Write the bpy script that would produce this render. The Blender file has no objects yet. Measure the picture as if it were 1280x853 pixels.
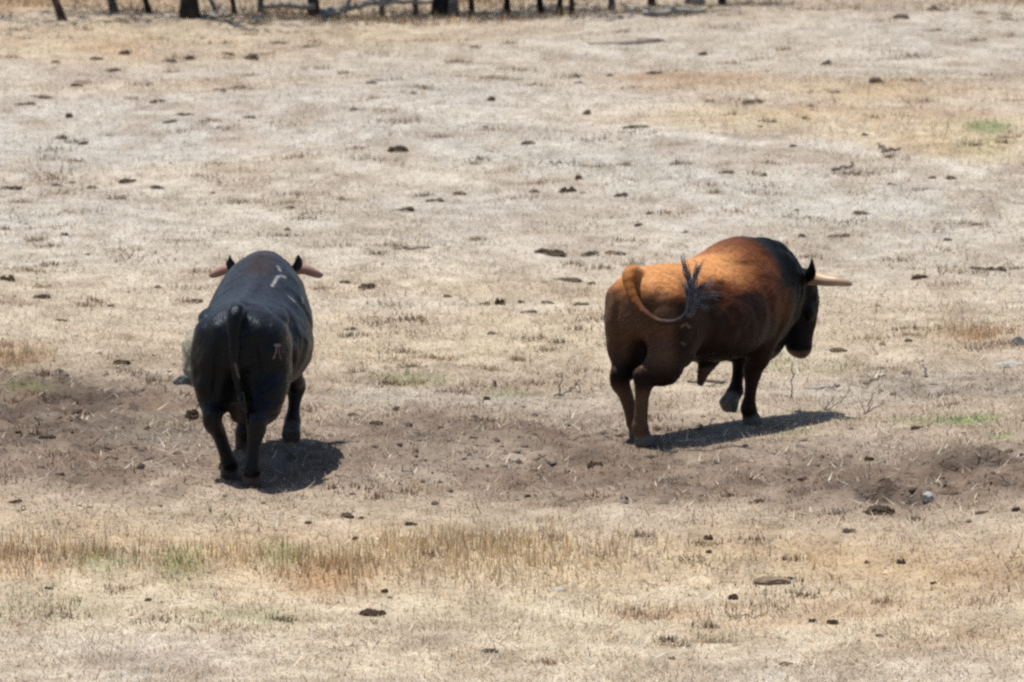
import bpy, bmesh, math, random
import numpy as np
from mathutils import Vector, Matrix, Euler
from mathutils.bvhtree import BVHTree

R = math.radians
random.seed(7)
rng = np.random.default_rng(11)
SC = bpy.context.scene
COL = SC.collection

# ------------------------------------------------------------------ camera
W_PX, H_PX = 1280.0, 853.0
HFOV = 7.0
CAM_H = 8.97
PITCH = 7.55
cam_d = bpy.data.cameras.new('camera')
cam = bpy.data.objects.new('camera', cam_d)
COL.objects.link(cam)
cam.location = (0, 0, CAM_H)
cam.rotation_euler = (R(90 - PITCH), 0, 0)
cam_d.sensor_width = 36
cam_d.lens = 18 / math.tan(R(HFOV / 2))
cam_d.clip_start = 1.0
cam_d.clip_end = 6000
cam_d.dof.use_dof = True
cam_d.dof.focus_distance = 57.0
cam_d.dof.aperture_fstop = 5.0
SC.camera = cam

# ------------------------------------------------------------------ sky and sun
SHADOW = (0.22, -0.06)                      # ground shift of a shadow per metre of height
sun_dir = Vector((-SHADOW[0], -SHADOW[1], 1.0)).normalized()
elev = math.asin(sun_dir.z)
world = bpy.data.worlds.new('World')
SC.world = world
world.use_nodes = True
nt = world.node_tree
sky = nt.nodes.new('ShaderNodeTexSky')
sky.sky_type = 'NISHITA'
sky.sun_disc = False
sky.sun_elevation = elev
sky.sun_rotation = math.atan2(sun_dir.x, sun_dir.y)
nt.links.new(sky.outputs[0], nt.nodes['Background'].inputs[0])
nt.nodes['Background'].inputs[1].default_value = 0.085
sun_d = bpy.data.lights.new('sun', 'SUN')
sun_d.energy = 5.0
sun_d.angle = R(0.5)
sun_d.color = (1.0, 0.955, 0.88)
sun = bpy.data.objects.new('sun', sun_d)
COL.objects.link(sun)
sun.rotation_euler = (-sun_dir).to_track_quat('-Z', 'Y').to_euler()
SC.view_settings.view_transform = 'Standard'
SC.view_settings.look = 'None'
SC.view_settings.gamma = 1
SC.view_settings.exposure = 0.33
SC.cycles.filter_width = 2.5
SC.cycles.max_bounces = 5
SC.cycles.use_denoising = False

# ------------------------------------------------------------------ noise and terrain
_perm = np.random.default_rng(5).random((512, 512))

def vnoise(x, y):
    xi = np.floor(x).astype(int); yi = np.floor(y).astype(int)
    fx = x - xi; fy = y - yi
    fx = fx * fx * fx * (fx * (fx * 6 - 15) + 10); fy = fy * fy * fy * (fy * (fy * 6 - 15) + 10)
    a = _perm[xi & 511, yi & 511]; b = _perm[(xi + 1) & 511, yi & 511]
    c = _perm[xi & 511, (yi + 1) & 511]; d = _perm[(xi + 1) & 511, (yi + 1) & 511]
    return (a * (1 - fx) + b * fx) * (1 - fy) + (c * (1 - fx) + d * fx) * fy

def fbm(x, y, s, octv=4, off=0.0, gain=0.5):
    x = np.asarray(x, float); y = np.asarray(y, float)
    t = 0; amp = 1; tot = 0
    for k in range(octv):
        t = t + amp * vnoise(x * s + off + 17.3 * k, y * s + off * 1.7 + 31.1 * k)
        tot += amp; amp *= gain; s *= 2.03
    return t / tot

def ray(px, py):
    a = math.tan(R(HFOV / 2))
    u = (px - W_PX / 2) / (W_PX / 2) * a
    v = -(py - H_PX / 2) / (W_PX / 2) * a
    d = Vector((u, v, -1))
    return (cam.rotation_euler.to_matrix() @ d).normalized()

def at0(px, py, z=0.0):
    d = ray(px, py)
    t = (z - CAM_H) / d.z
    return (d.x * t, d.y * t)

def blob(px, py, rx, ry):
    """a patch of ground: centre and radii in metres from where it lies in the field"""
    x, y = at0(px, py)
    _, ya = at0(px, py + ry); _, yb = at0(px, py - ry)
    return x, y, abs(at0(px + rx, py)[0] - x), abs(yb - ya) / 2

def wsum(x, y, blobs):
    t = np.zeros_like(x)
    for (px, py, rx, ry, s) in blobs:
        bx, by, ax, ay = blob(px, py, rx, ry)
        q = ((x - bx) / ax) ** 2 + ((y - by) / ay) ** 2
        t = np.maximum(t, s * np.exp(-q ** 1.4))
    return t

DIRT = [(200, 605, 330, 36, .75), (60, 545, 260, 66, 1.3), (230, 575, 190, 40, .75), (420, 590, 260, 40, .7), (640, 560, 250, 45, .75), (650, 600, 300, 30, .8),
        (980, 600, 260, 35, .6), (1200, 625, 170, 30, .95), (1090, 640, 120, 22, .85), (340, 580, 90, 30, .7), (800, 620, 240, 26, .5),
        (110, 500, 200, 18, .5), (1180, 500, 160, 22, .35), (560, 480, 120, 14, .3)]
DARK = [(50, 535, 190, 46, 1.0), (180, 560, 120, 30, .6), (640, 590, 200, 16, .5), (1230, 612, 110, 16, .9), (1130, 640, 70, 12, .7), (735, 586, 30, 6, 1.2), (1100, 642, 32, 7, 1.4), (1145, 654, 22, 5, 1.3), (1205, 621, 30, 6, 1.3), (1236, 619, 26, 5, 1.3), (1228, 643, 32, 5, 1.3), (30, 560, 120, 24, .4), (690, 548, 80, 12, .4)]  # darker bare soil; the small strong spots paint the pits' shade into it
GREENB = [(1190, 553, 55, 8, 1.0), (1235, 189, 34, 9, 1.0), (1184, 185, 13, 5, .6), (1230, 212, 50, 12, .25), (230, 703, 34, 15, .42), (350, 693, 30, 12, .4),
          (135, 705, 40, 12, .5), (310, 750, 80, 12, .22), (640, 497, 40, 6, .4), (1250, 583, 20, 6, .5), (40, 505, 40, 8, .35), (240, 545, 60, 10, .2),
          (520, 480, 50, 7, .3), (260, 472, 14, 8, .6), (1010, 470, 60, 12, .25), (720, 600, 300, 12, .0), (60, 745, 90, 14, .25), (1000, 560, 20, 6, .3)]
RUST = [(20, 465, 45, 16, .8), (1225, 437, 40, 10, .6), (30, 706, 60, 12, .8), (400, 712, 60, 12, .95), (90, 695, 60, 10, .5), (860, 125, 150, 20, .75), (130, 75, 220, 18, .4), (1130, 160, 200, 18, .6),
        (1180, 140, 90, 20, .5), (1100, 165, 160, 20, .35), (40, 20, 120, 14, .6), (150, 15, 90, 10, .5), (880, 120, 60, 16, .4), (840, 740, 70, 8, .6),
        (1210, 440, 60, 18, .3), (1010, 745, 200, 22, .35), (1180, 790, 160, 30, .35), (330, 120, 170, 10, .25)]
GOLD = [(120, 690, 260, 26, .6), (560, 690, 220, 26, .8), (640, 400, 320, 40, .4), (800, 690, 200, 24, .5), (450, 250, 200, 26, .35),
        (520, 440, 280, 24, .4), (150, 55, 300, 20, .4), (1080, 400, 260, 40, .35), (480, 45, 180, 16, .35), (760, 790, 300, 36, .25), (250, 235, 300, 12, .35),
        (1180, 195, 190, 34, 1.2), (1000, 180, 280, 22, .8), (1100, 145, 260, 28, .8), (120, 60, 320, 34, .7), (200, 130, 200, 14, .5)]
GREY = [(100, 190, 260, 40, .6), (600, 240, 260, 55, .55), (1040, 290, 240, 45, .6), (840, 240, 140, 40, .5), (60, 290, 160, 40, .3), (1180, 60, 200, 50, .5),
        (800, 60, 220, 30, .4), (460, 130, 300, 40, .35), (1130, 500, 180, 22, .6), (560, 505, 200, 12, .4), (100, 800, 220, 40, .35), (1000, 800, 200, 30, .35)]
BAND = [(60, 705, 130, 13, .8), (230, 704, 130, 14, .8), (420, 706, 120, 15, .9), (560, 694, 200, 20, .9), (720, 700, 110, 16, .55), (850, 742, 120, 8, .45),
        (1225, 438, 40, 8, .6), (20, 470, 40, 9, .6), (960, 700, 90, 10, .3)]
SPARSE = [(330, 585, 95, 30, .6)]

y_near, y_far = at0(640, 853)[1], at0(640, 0)[1]

PITS = [(1100, 640, 26, 4, .12), (1145, 652, 18, 3, .10), (1192, 619, 20, 4, .12), (1236, 617, 22, 3.5, .12), (1225, 641, 26, 3.5, .10), (1270, 640, 22, 3.5, .10), (738, 584, 24, 4, .10), (690, 600, 20, 3, .06), (60, 548, 30, 4, .07), (120, 520, 24, 3.5, .06)]

def G(x, y):
    """height of the ground"""
    x = np.asarray(x, float); y = np.asarray(y, float)
    fade = np.clip((y - 25) / 20, 0, 1) * np.clip((170 - y) / 40, 0, 1)
    d = wsum(x, y, DIRT)
    calm = 1 - .8 * np.clip(wsum(x, y, [(325, 582, 110, 48, 1.2), (880, 545, 130, 40, 1.2)]), 0, 1)
    h = (fbm(x, y * .8, .16, 2, 3.1) - .5) * .42
    h = h + (fbm(x, y, .9, 3, 9.7) - .5) * .07
    h = h + calm * (fbm(x, y * 1.3, 3.2, 3, 21.7, .6) - .5) * (.04 + .10 * d) + calm * (fbm(x, y, 8.5, 2, 121.7, .6) - .5) * (.014 + .075 * d)
    # a low bank running across the field below the grass strip
    yb = at0(640, 715)[1] + .25 * np.sin(x * .6)
    h = h + .16 / (1 + np.exp(-(y - yb) / .35))
    # the turned earth on the right
    m = wsum(x, y, [(1150, 625, 170, 26, 1.0)])
    h = h + m * (.0 + .13 * (fbm(x, y, 1.7, 3, 40.2, .6) - .5))
    for (px, py, rx, ry, dp) in PITS:
        bx, by, ax, ay = blob(px, py, rx, ry)
        q = ((x - bx) / ax) ** 2 + ((y - by) / ay) ** 2
        h = h - dp * np.exp(-q ** 2) + dp * .5 * np.exp(-((((x - bx) / ax) ** 2 + ((y - by - ay * 1.6) / ay) ** 2)) ** 2)
    return h * fade

def gz(x, y):
    return float(G(np.array([x]), np.array([y]))[0])

def at(px, py):
    """the point of the ground seen at that place of the photograph"""
    d = ray(px, py); z = 0.0
    for _ in range(6):
        t = (z - CAM_H) / d.z
        x, y = d.x * t, d.y * t
        z = gz(x, y)
    return Vector((x, y, z))

ROWS = [(0, (.34, .27, .20)), (30, (.40, .335, .26)), (90, (.42, .37, .31)), (170, (.43, .39, .345)), (300, (.44, .395, .335)), (400, (.45, .39, .305)),
        (470, (.42, .35, .265)), (520, (.38, .315, .24)), (600, (.35, .285, .22)), (650, (.42, .34, .255)), (700, (.43, .32, .20)), (750, (.50, .42, .31)), (853, (.47, .405, .32))]
_ry = np.array([at0(640, p)[1] for p, _ in ROWS])[::-1]
_rc = np.array([c for _, c in ROWS])[::-1]

def mix(a, b, w):
    return a * (1 - w[..., None]) + np.asarray(b, float) * w[..., None]

TRACKS = [([(430, 160), (560, 183), (700, 192), (860, 204), (1040, 214), (1290, 240)], 3.2, .9), ([(-10, 168), (120, 176), (300, 170), (430, 160)], 3.5, .5), ([(180, 128), (330, 195), (430, 235), (640, 262), (820, 262)], 4, .5),
          ([(1290, 395), (1000, 372), (760, 392), (560, 398), (380, 392)], 4, .4), ([(-10, 252), (200, 262), (430, 298), (700, 300)], 4, .45), ([(640, 60), (900, 82), (1290, 96)], 3, .5), ([(300, 60), (560, 95), (900, 150), (1290, 160)], 3, .35)]
def track_mask(x, y, off=0.0):
    t = np.zeros_like(x)
    for pts, hw, s_ in TRACKS:
        P = [at0(*p) for p in pts]; px_ = np.array([p[0] for p in P]); py_ = np.array([p[1] for p in P])
        if px_[0] > px_[-1]: px_, py_ = px_[::-1], py_[::-1]
        yc = np.interp(x, px_, py_, left=1e6, right=1e6) + (fbm(x, x * 0, .5, 2, 3.3) - .5) * 1.2 + off
        w = hw * .075 * (np.minimum(yc, 120) / 60) ** 2
        t = np.maximum(t, s_ * np.exp(-((y - yc) / w) ** 2))
    return t

def ground_colour(x, y):
    wob = (fbm(x, y, .25, 3, 55.0) - .5) * 5
    yy = y + wob
    c = np.stack([np.interp(yy, _ry, _rc[:, k]) for k in range(3)], -1)
    n = lambda s, o, t=4: fbm(x, y * .55, s, t, o)
    c = mix(c, (.405, .385, .352), np.clip(wsum(x, y, GREY) * 2.0 * n(.9, 4.0), 0, 1))
    c = mix(c, (.48, .385, .26), np.clip(wsum(x, y, GOLD) * 1.6 * n(1.1, 14.0), 0, 1))
    c = mix(c, (.34, .20, .10), np.clip(wsum(x, y, RUST) * 1.5 * n(1.6, 24.0), 0, 1))
    dn = n(1.3, 34.0)
    d = wsum(x, y, DIRT)
    c = mix(c, (.172, .128, .098), np.clip(d * (dn * 2.6 - .05), 0, 1))
    c = mix(c, (.085, .064, .052), np.clip((fbm(x, y * .6, 4.5, 3, 505.0) - .57) * 10, 0, 1) * np.clip(d, 0, 1) * .75)
    c = mix(c, (.11, .083, .066), np.clip(wsum(x, y, DARK) * (n(2.2, 44.0) * 3 - .7), 0, 1))
    c = mix(c, (.16, .22, .07), np.clip(wsum(x, y, GREENB) * (n(3, 64.0) * 2 - .2), 0, .85))
    c = mix(c, (.50, .46, .40), np.clip(track_mask(x, y) * (.3 + n(1.5, 81.0)), 0, .8))
    c = mix(c, (.27, .22, .17), np.clip(track_mask(x, y, -.8) * (n(1.5, 85.0) * 1.6 - .35), 0, .5))
    # thin worn spots and brown stubble scattered everywhere
    spots = np.clip((fbm(x, y * .45, 1.9, 4, 71.0) - .55) * 6, 0, 1) * .38
    c = mix(c, (.27, .20, .145), spots)
    mid = np.clip(1 + (fbm(x, y * .8, 5.5, 3, 201.0) - .5) * .6, .6, 1.35)
    c = c * mid[..., None] ** np.array([1, 1.08, 1.2])
    pale = np.clip((fbm(x, y * .7, 1.2, 4, 91.0) - .55) * 6, 0, 1) * .18
    c = mix(c, (.55, .49, .41), pale)
    return c

# ------------------------------------------------------------------ material helpers
def new_mat(name, rough=.9, spec=.2):
    m = bpy.data.materials.new(name); m.use_nodes = True
    b = m.node_tree.nodes['Principled BSDF']
    b.inputs['Roughness'].default_value = rough
    b.inputs['Specular IOR Level'].default_value = spec
    return m, m.node_tree, b

def noise_mat(name, c1, c2, scale=8, rough=.9, spec=.2, bump=.4, bscale=None, detail=5, c3=None, dist=.02):
    m, t, b = new_mat(name, rough, spec)
    tc = t.nodes.new('ShaderNodeTexCoord')
    n = t.nodes.new('ShaderNodeTexNoise'); n.inputs['Scale'].default_value = scale; n.inputs['Detail'].default_value = detail
    n.inputs['Roughness'].default_value = .65
    r = t.nodes.new('ShaderNodeValToRGB')
    r.color_ramp.elements[0].position = .35; r.color_ramp.elements[0].color = (*c1, 1)
    r.color_ramp.elements[1].position = .65; r.color_ramp.elements[1].color = (*c2, 1)
    if c3:
        e = r.color_ramp.elements.new(.8); e.color = (*c3, 1)
    t.links.new(tc.outputs['Object'], n.inputs['Vector']); t.links.new(n.outputs['Fac'], r.inputs[0])
    t.links.new(r.outputs[0], b.inputs['Base Color'])
    n2 = t.nodes.new('ShaderNodeTexNoise'); n2.inputs['Scale'].default_value = bscale or scale * 3; n2.inputs['Detail'].default_value = 5
    bp = t.nodes.new('ShaderNodeBump'); bp.inputs['Strength'].default_value = bump; bp.inputs['Distance'].default_value = dist
    t.links.new(tc.outputs['Object'], n2.inputs['Vector']); t.links.new(n2.outputs['Fac'], bp.inputs['Height'])
    t.links.new(bp.outputs[0], b.inputs['Normal'])
    return m

def tag(o, label=None, cat=None, group=None, kind=None):
    if label: o['label'] = label
    if cat: o['category'] = cat
    if group: o['group'] = group
    if kind: o['kind'] = kind
    return o

def mesh_obj(name, verts, faces, mat, parent=None, smooth=True):
    me = bpy.data.meshes.new(name)
    me.from_pydata([tuple(v) for v in verts], [], faces)
    me.update()
    if smooth: me.shade_smooth()
    if mat: me.materials.append(mat)
    o = bpy.data.objects.new(name, me); COL.objects.link(o)
    if parent: o.parent = parent
    return o

def set_colour(me, name, cols):
    a = me.color_attributes.new(name, 'FLOAT_COLOR', 'POINT')
    buf = np.ones((len(me.vertices), 4), dtype=np.float32); buf[:, :3] = cols
    a.data.foreach_set('color', buf.ravel())

# ------------------------------------------------------------------ the ground, one sheet to the horizon
def axis(lo, hi, step, far, grow=1.22):
    core = list(np.arange(lo, hi + 1e-6, step))
    out = []; s = step; v = hi
    while v < far: s *= grow; v += s; out.append(v)
    inn = []; s = step; v = lo
    while v > -far: s *= grow; v -= s; inn.append(v)
    return np.array(inn[::-1] + core + out)

gx = axis(-6.6, 6.6, .032, 2500)
gy_core = []
v = y_near - 3
while v < y_far + 6:
    gy_core.append(v); v += .05 + .0006 * max(0, v - 60)
gy = []
s = .08; v = gy_core[0]
while v > -400: s *= 1.25; v -= s; gy.append(v)
gy = gy[::-1] + gy_core
s = .1; v = gy[-1]
while v < 4000: s *= 1.22; v += s; gy.append(v)
gy = np.array(gy)
X, Y = np.meshgrid(gx, gy)
Z = G(X, Y)
nx, ny = len(gx), len(gy)
co = np.stack([X, Y, Z], -1).reshape(-1, 3).astype(np.float32)
idx = np.arange(nx * ny).reshape(ny, nx)
quads = np.stack([idx[:-1, :-1], idx[:-1, 1:], idx[1:, 1:], idx[1:, :-1]], -1).reshape(-1, 4)
def fast_mesh(name, co, faces, k):
    me = bpy.data.meshes.new(name)
    nf = len(faces)
    me.vertices.add(len(co)); me.vertices.foreach_set('co', co.astype(np.float32).ravel())
    me.loops.add(nf * k); me.loops.foreach_set('vertex_index', faces.astype(np.int32).ravel())
    me.polygons.add(nf)
    me.polygons.foreach_set('loop_start', (np.arange(nf) * k).astype(np.int32))
    me.update(calc_edges=True)
    return me
me = fast_mesh('ground', co, quads, 4)
me.shade_smooth()
set_colour(me, 'soil', ground_colour(X.ravel(), Y.ravel()) * .86)
m, t, b = new_mat('ground_soil', .95, .1)
at_ = t.nodes.new('ShaderNodeAttribute'); at_.attribute_name = 'soil'
tc = t.nodes.new('ShaderNodeTexCoord')
n1 = t.nodes.new('ShaderNodeTexNoise'); n1.inputs['Scale'].default_value = 14; n1.inputs['Detail'].default_value = 8; n1.inputs['Roughness'].default_value = .75
r1 = t.nodes.new('ShaderNodeMapRange'); r1.inputs[1].default_value = .3; r1.inputs[2].default_value = .7; r1.inputs[3].default_value = .72; r1.inputs[4].default_value = 1.2
mx = t.nodes.new('ShaderNodeVectorMath'); mx.operation = 'SCALE'
t.links.new(tc.outputs['Object'], n1.inputs['Vector']); t.links.new(n1.outputs['Fac'], r1.inputs[0])
t.links.new(at_.outputs['Color'], mx.inputs[0]); t.links.new(r1.outputs[0], mx.inputs['Scale'])
t.links.new(mx.outputs[0], b.inputs['Base Color'])
n2 = t.nodes.new('ShaderNodeTexNoise'); n2.inputs['Scale'].default_value = 30; n2.inputs['Detail'].default_value = 6
bp = t.nodes.new('ShaderNodeBump'); bp.inputs['Strength'].default_value = .8; bp.inputs['Distance'].default_value = .03
t.links.new(tc.outputs['Object'], n2.inputs['Vector']); t.links.new(n2.outputs['Fac'], bp.inputs['Height']); t.links.new(bp.outputs[0], b.inputs['Normal'])
me.materials.append(m)
ground = bpy.data.objects.new('ground', me); COL.objects.link(ground)
tag(ground, kind='structure')

# ------------------------------------------------------------------ dry grass: straw blades and litter
def blade_mat(name, trans=.35):
    m = bpy.data.materials.new(name); m.use_nodes = True
    t = m.node_tree; t.nodes.clear()
    out = t.nodes.new('ShaderNodeOutputMaterial')
    a = t.nodes.new('ShaderNodeAttribute'); a.attribute_name = 'straw'
    d = t.nodes.new('ShaderNodeBsdfDiffuse'); tr = t.nodes.new('ShaderNodeBsdfTranslucent'); mxs = t.nodes.new('ShaderNodeMixShader')
    mxs.inputs[0].default_value = trans
    t.links.new(a.outputs['Color'], d.inputs[0]); t.links.new(a.outputs['Color'], tr.inputs[0])
    t.links.new(d.outputs[0], mxs.inputs[1]); t.links.new(tr.outputs[0], mxs.inputs[2]); t.links.new(mxs.outputs[0], out.inputs[0])
    return m
straw_mat = blade_mat('straw', .42)

def sample_field(n, margin=3.0, y0=None, y1=None, power=1.6):
    y0 = y0 or y_near - 1.5; y1 = y1 or y_far + 4
    u = rng.random(n); a = 1 - power
    y = (y0 ** a + u * (y1 ** a - y0 ** a)) ** (1 / a)
    x = (rng.random(n) * 2 - 1) * (y * math.tan(R(HFOV / 2)) + margin)
    return x, y

def blades(name, x, y, h, w, lean, colour, mat, label, cat, tipshift=None):
    n = len(x)
    z = G(x, y)
    az = rng.random(n) * 2 * np.pi
    face = rng.random(n) * 2 * np.pi
    wx, wy = np.cos(face) * w / 2, np.sin(face) * w / 2
    dx, dy, dz = np.cos(az) * np.sin(lean) * h, np.sin(az) * np.sin(lean) * h, np.cos(lean) * h
    base = np.stack([x, y, z - .004], -1)
    a = base + np.stack([wx, wy, 0 * wx], -1); bb = base - np.stack([wx, wy, 0 * wx], -1)
    c = base + np.stack([dx, dy, dz], -1)
    co = np.stack([a, bb, c], 1).reshape(-1, 3)
    f = np.arange(n * 3).reshape(-1, 3)
    me = fast_mesh(name, co, f, 3)
    set_colour(me, 'straw', np.repeat(colour, 3, 0))
    me.materials.append(mat)
    o = bpy.data.objects.new(name, me); COL.objects.link(o)
    tag(o, label, cat, kind='stuff')
    return o

def jitter(c, n, amt=.18):
    k = np.exp(rng.normal(0, amt, n))[:, None]
    hue = rng.normal(0, .04, (n, 1)) * np.array([[1, 0, -1.6]])
    return np.clip(c * k * (1 + hue), .02, .85)

# short standing straw
N = 600000
x, y = sample_field(N)
d = wsum(x, y, DIRT)
clump = fbm(x, y, 2.2, 3, 13.0)
keep = rng.random(N) < np.clip((1.12 - 1.0 * d) * (clump * .9 + .35), .05, 1)
x, y = x[keep], y[keep]; n = len(x)
cl = fbm(x, y, 2.2, 3, 13.0)
gw = np.clip(wsum(x, y, GOLD) * 1.2, 0, 1)
h = (.014 + .034 * rng.random(n)) * (.5 + cl) * (1 + 1.1 * gw * (rng.random(n) < .25)) * (1 + (rng.random(n) < .03) * 1.6)
c = jitter(ground_colour(x, y) * (1.42 - .3 * np.clip(wsum(x, y, DIRT), 0, 1))[:, None], n, .2)
odd = rng.random(n)
c[odd < .10] = jitter(np.tile((.30, .19, .10), (int((odd < .10).sum()), 1)), int((odd < .10).sum()))
c[odd > .90] = jitter(np.tile((.68, .61, .50), (int((odd > .90).sum()), 1)), int((odd > .90).sum()), .1)
blades('dry_grass', x, y, h, .007 + .006 * rng.random(n), .15 + rng.random(n) * 1.15, c, straw_mat, 'short sun-bleached dry grass covering the field', 'grass')

# straw lying about
N = 290000
x, y = sample_field(N)
d = wsum(x, y, DIRT)
keep = rng.random(N) < np.clip(1 - .45 * d, .1, 1)
x, y = x[keep], y[keep]; n = len(x)
c = jitter(mix(ground_colour(x, y) * 1.2, (.60, .53, .43), .35 - .22 * np.clip(wsum(x, y, DIRT), 0, 1)), n, .2)
o = blades('straw_litter', x, y, .03 + .07 * rng.random(n), .007 + .007 * rng.random(n), 1.25 + .25 * rng.random(n), c, straw_mat,
           'loose broken straw lying flat on the soil', 'straw')

# coarse bleached stalks
N = 60000
x, y = sample_field(N)
keep = rng.random(N) < np.clip(fbm(x, y, 1.1, 3, 401.0) * 2.2 - .5, .08, 1)
x, y = x[keep], y[keep]; n = len(x)
c = jitter(np.tile((.62, .55, .45), (n, 1)), n, .22)
dk = rng.random(n) < .2
c[dk] = jitter(np.tile((.24, .18, .13), (int(dk.sum()), 1)), int(dk.sum()))
blades('straw_stalks', x, y, .05 + .11 * rng.random(n) ** 1.5, .009 + .007 * rng.random(n), .9 + .55 * rng.random(n), c, straw_mat,
       'coarse bleached stalks lying in all directions', 'straw')

# the strip of taller grass on the bank
N = 320000
x, y = sample_field(N, y0=at0(0, 790)[1], y1=at0(0, 400)[1])
bw = wsum(x, y, BAND)
tuft = fbm(x, y, 1.6, 3, 77.0)
keep = rng.random(N) < np.clip(bw * (tuft * 2.3 - .4), 0, .8)
x, y, tuft = x[keep], y[keep], tuft[keep]; n = len(x)
g = np.clip(wsum(x, y, GREENB) * 1.3, 0, 1); ru = np.clip(wsum(x, y, RUST), 0, 1)
c = mix(np.tile((.60, .46, .29), (n, 1)), (.34, .20, .10), ru * (rng.random(n) < .6))
c = mix(c, (.20, .24, .09), g * (rng.random(n) < .6))
c = jitter(c, n, .28)
blades('tall_grass_strip', x, y, (.05 + .11 * rng.random(n)) * (.4 + tuft), .006 + .006 * rng.random(n), rng.random(n) * .5, c, straw_mat,
       'strip of taller golden grass along the low bank', 'grass')

# green growth
N = 250000
x, y = sample_field(N)
g = wsum(x, y, GREENB)
keep = rng.random(N) < np.clip(g * (fbm(x, y, 3.5, 3, 64.0) * 3 - .8), 0, 1) * .8
x, y = x[keep], y[keep]; n = len(x)
c = jitter(mix(np.tile((.17, .22, .08), (n, 1)), (.42, .36, .20), (rng.random(n) < .45).astype(float)), n, .2)
blades('green_grass', x, y, .03 + .05 * rng.random(n), .007 + .005 * rng.random(n), rng.random(n) * .7, c, blade_mat('green_blade'),
       'sparse patches of fresh green grass among the straw', 'grass')

# taller dun grass among the tree trunks
N = 60000
x, y = sample_field(N, y0=at0(0, 30)[1], y1=y_far + 8)
keep = rng.random(N) < np.clip(fbm(x, y, .8, 3, 7.0) * 2.4 - .6, 0, 1) * np.clip((3.5 - x) / 3, .1, 1)
x, y = x[keep], y[keep]; n = len(x)
c = jitter(mix(np.tile((.46, .34, .20), (n, 1)), (.32, .19, .10), (rng.random(n) < .4).astype(float)), n, .2)
blades('grove_grass', x, y, .05 + .09 * rng.random(n), .01 + .006 * rng.random(n), rng.random(n) * .5, c, straw_mat,
       'tall tan grass growing between the tree trunks', 'grass')

# brown dead tussocks, worn and trampled
nt_ = 1500
tx, ty = sample_field(nt_, power=2.2)
kp = rng.random(nt_) < np.clip(fbm(tx, ty, .35, 3, 301.0) * 3 - .9, .12, 1) * np.where(ty < 62, .3, .7) * np.where((ty > 75) & (tx < 0), 1.5, 1)
tx, ty = tx[kp], ty[kp]
per = 60
ts = .05 + .14 * rng.random(len(tx)) ** 2
x = np.repeat(tx, per) + rng.normal(0, 1, len(tx) * per) * np.repeat(ts, per); y = np.repeat(ty, per) + rng.normal(0, .8, len(tx) * per) * np.repeat(ts, per)
n = len(x)
c = jitter(mix(np.tile((.30, .21, .14), (n, 1)), (.17, .12, .085), (np.repeat(rng.random(len(tx)), per) < .4).astype(float)), n, .25)
blades('dead_tussocks', x, y, .02 + .05 * rng.random(n), .009 + .007 * rng.random(n), rng.random(n) * 1.1, c, straw_mat, 'trampled brown tussocks dotted over the field', 'grass')

# soil crumbs
def crumbs(name, n, zones, smin, smax, colr, label):
    x, y = sample_field(n)
    w_ = wsum(x, y, zones)
    keep = rng.random(n) < w_ * np.clip(fbm(x, y, 1.5, 3, 5.0) * 3 - .9, 0, 1) + .01
    x, y = x[keep], y[keep]; n = len(x)
    base = np.array([(1, 0, 0), (0, 1, 0), (-1, 0, 0), (0, -1, 0), (.7, .7, .5), (-.7, .7, .45), (-.7, -.7, .5), (.7, -.7, .5), (0, 0, .9), (.7, .7, -.2), (-.7, .7, -.2), (-.7, -.7, -.2), (.7, -.7, -.2)], float)
    tri = [(8, 4, 5), (8, 5, 6), (8, 6, 7), (8, 7, 4), (4, 0, 9), (4, 9, 1), (4, 1, 5), (5, 1, 10), (5, 10, 2), (5, 2, 6), (6, 2, 11), (6, 11, 3), (6, 3, 7), (7, 3, 12), (7, 12, 0), (7, 0, 4)]
    s = smin * (smax / smin) ** (rng.random(n) ** 1.8)
    v = base[None] * (1 + rng.normal(0, .3, (n, 13, 3)))
    a = rng.random(n) * 6.28; ca, sa = np.cos(a)[:, None], np.sin(a)[:, None]
    vx = (v[..., 0] * ca - v[..., 1] * sa) * (1.3); vy = v[..., 0] * sa + v[..., 1] * ca
    co = np.stack([x[:, None] + vx * s[:, None], y[:, None] + vy * s[:, None], G(x, y)[:, None] + v[..., 2] * s[:, None] * 1.0], -1).reshape(-1, 3)
    f = (np.arange(n)[:, None, None] * 13 + np.array(tri)[None]).reshape(-1, 3)
    me = fast_mesh(name, co, f, 3)
    set_colour(me, 'straw', np.repeat(jitter(np.tile(colr, (n, 1)), n, .3), 13, 0))
    mm, tt, bb_ = new_mat(name, .95, .1)
    aa = tt.nodes.new('ShaderNodeAttribute'); aa.attribute_name = 'straw'; tt.links.new(aa.outputs['Color'], bb_.inputs['Base Color'])
    me.materials.append(mm)
    o = bpy.data.objects.new(name, me); COL.objects.link(o); tag(o, label, 'soil', kind='stuff')
crumbs('soil_crumbs', 32000, DIRT, .006, .031, (.135, .105, .084), 'crumbled brown earth clods strewn over the bare soil')

# ------------------------------------------------------------------ dung, clods, stones
dung_mat = noise_mat('dried_dung', (.045, .030, .022), (.13, .092, .065), 14, .95, .1, .9, 40, c3=(.22, .17, .12), dist=.01)
clod_mat = noise_mat('dry_clod', (.13, .095, .07), (.24, .18, .13), 14, .95, .1, .9, 40, dist=.01)

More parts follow.
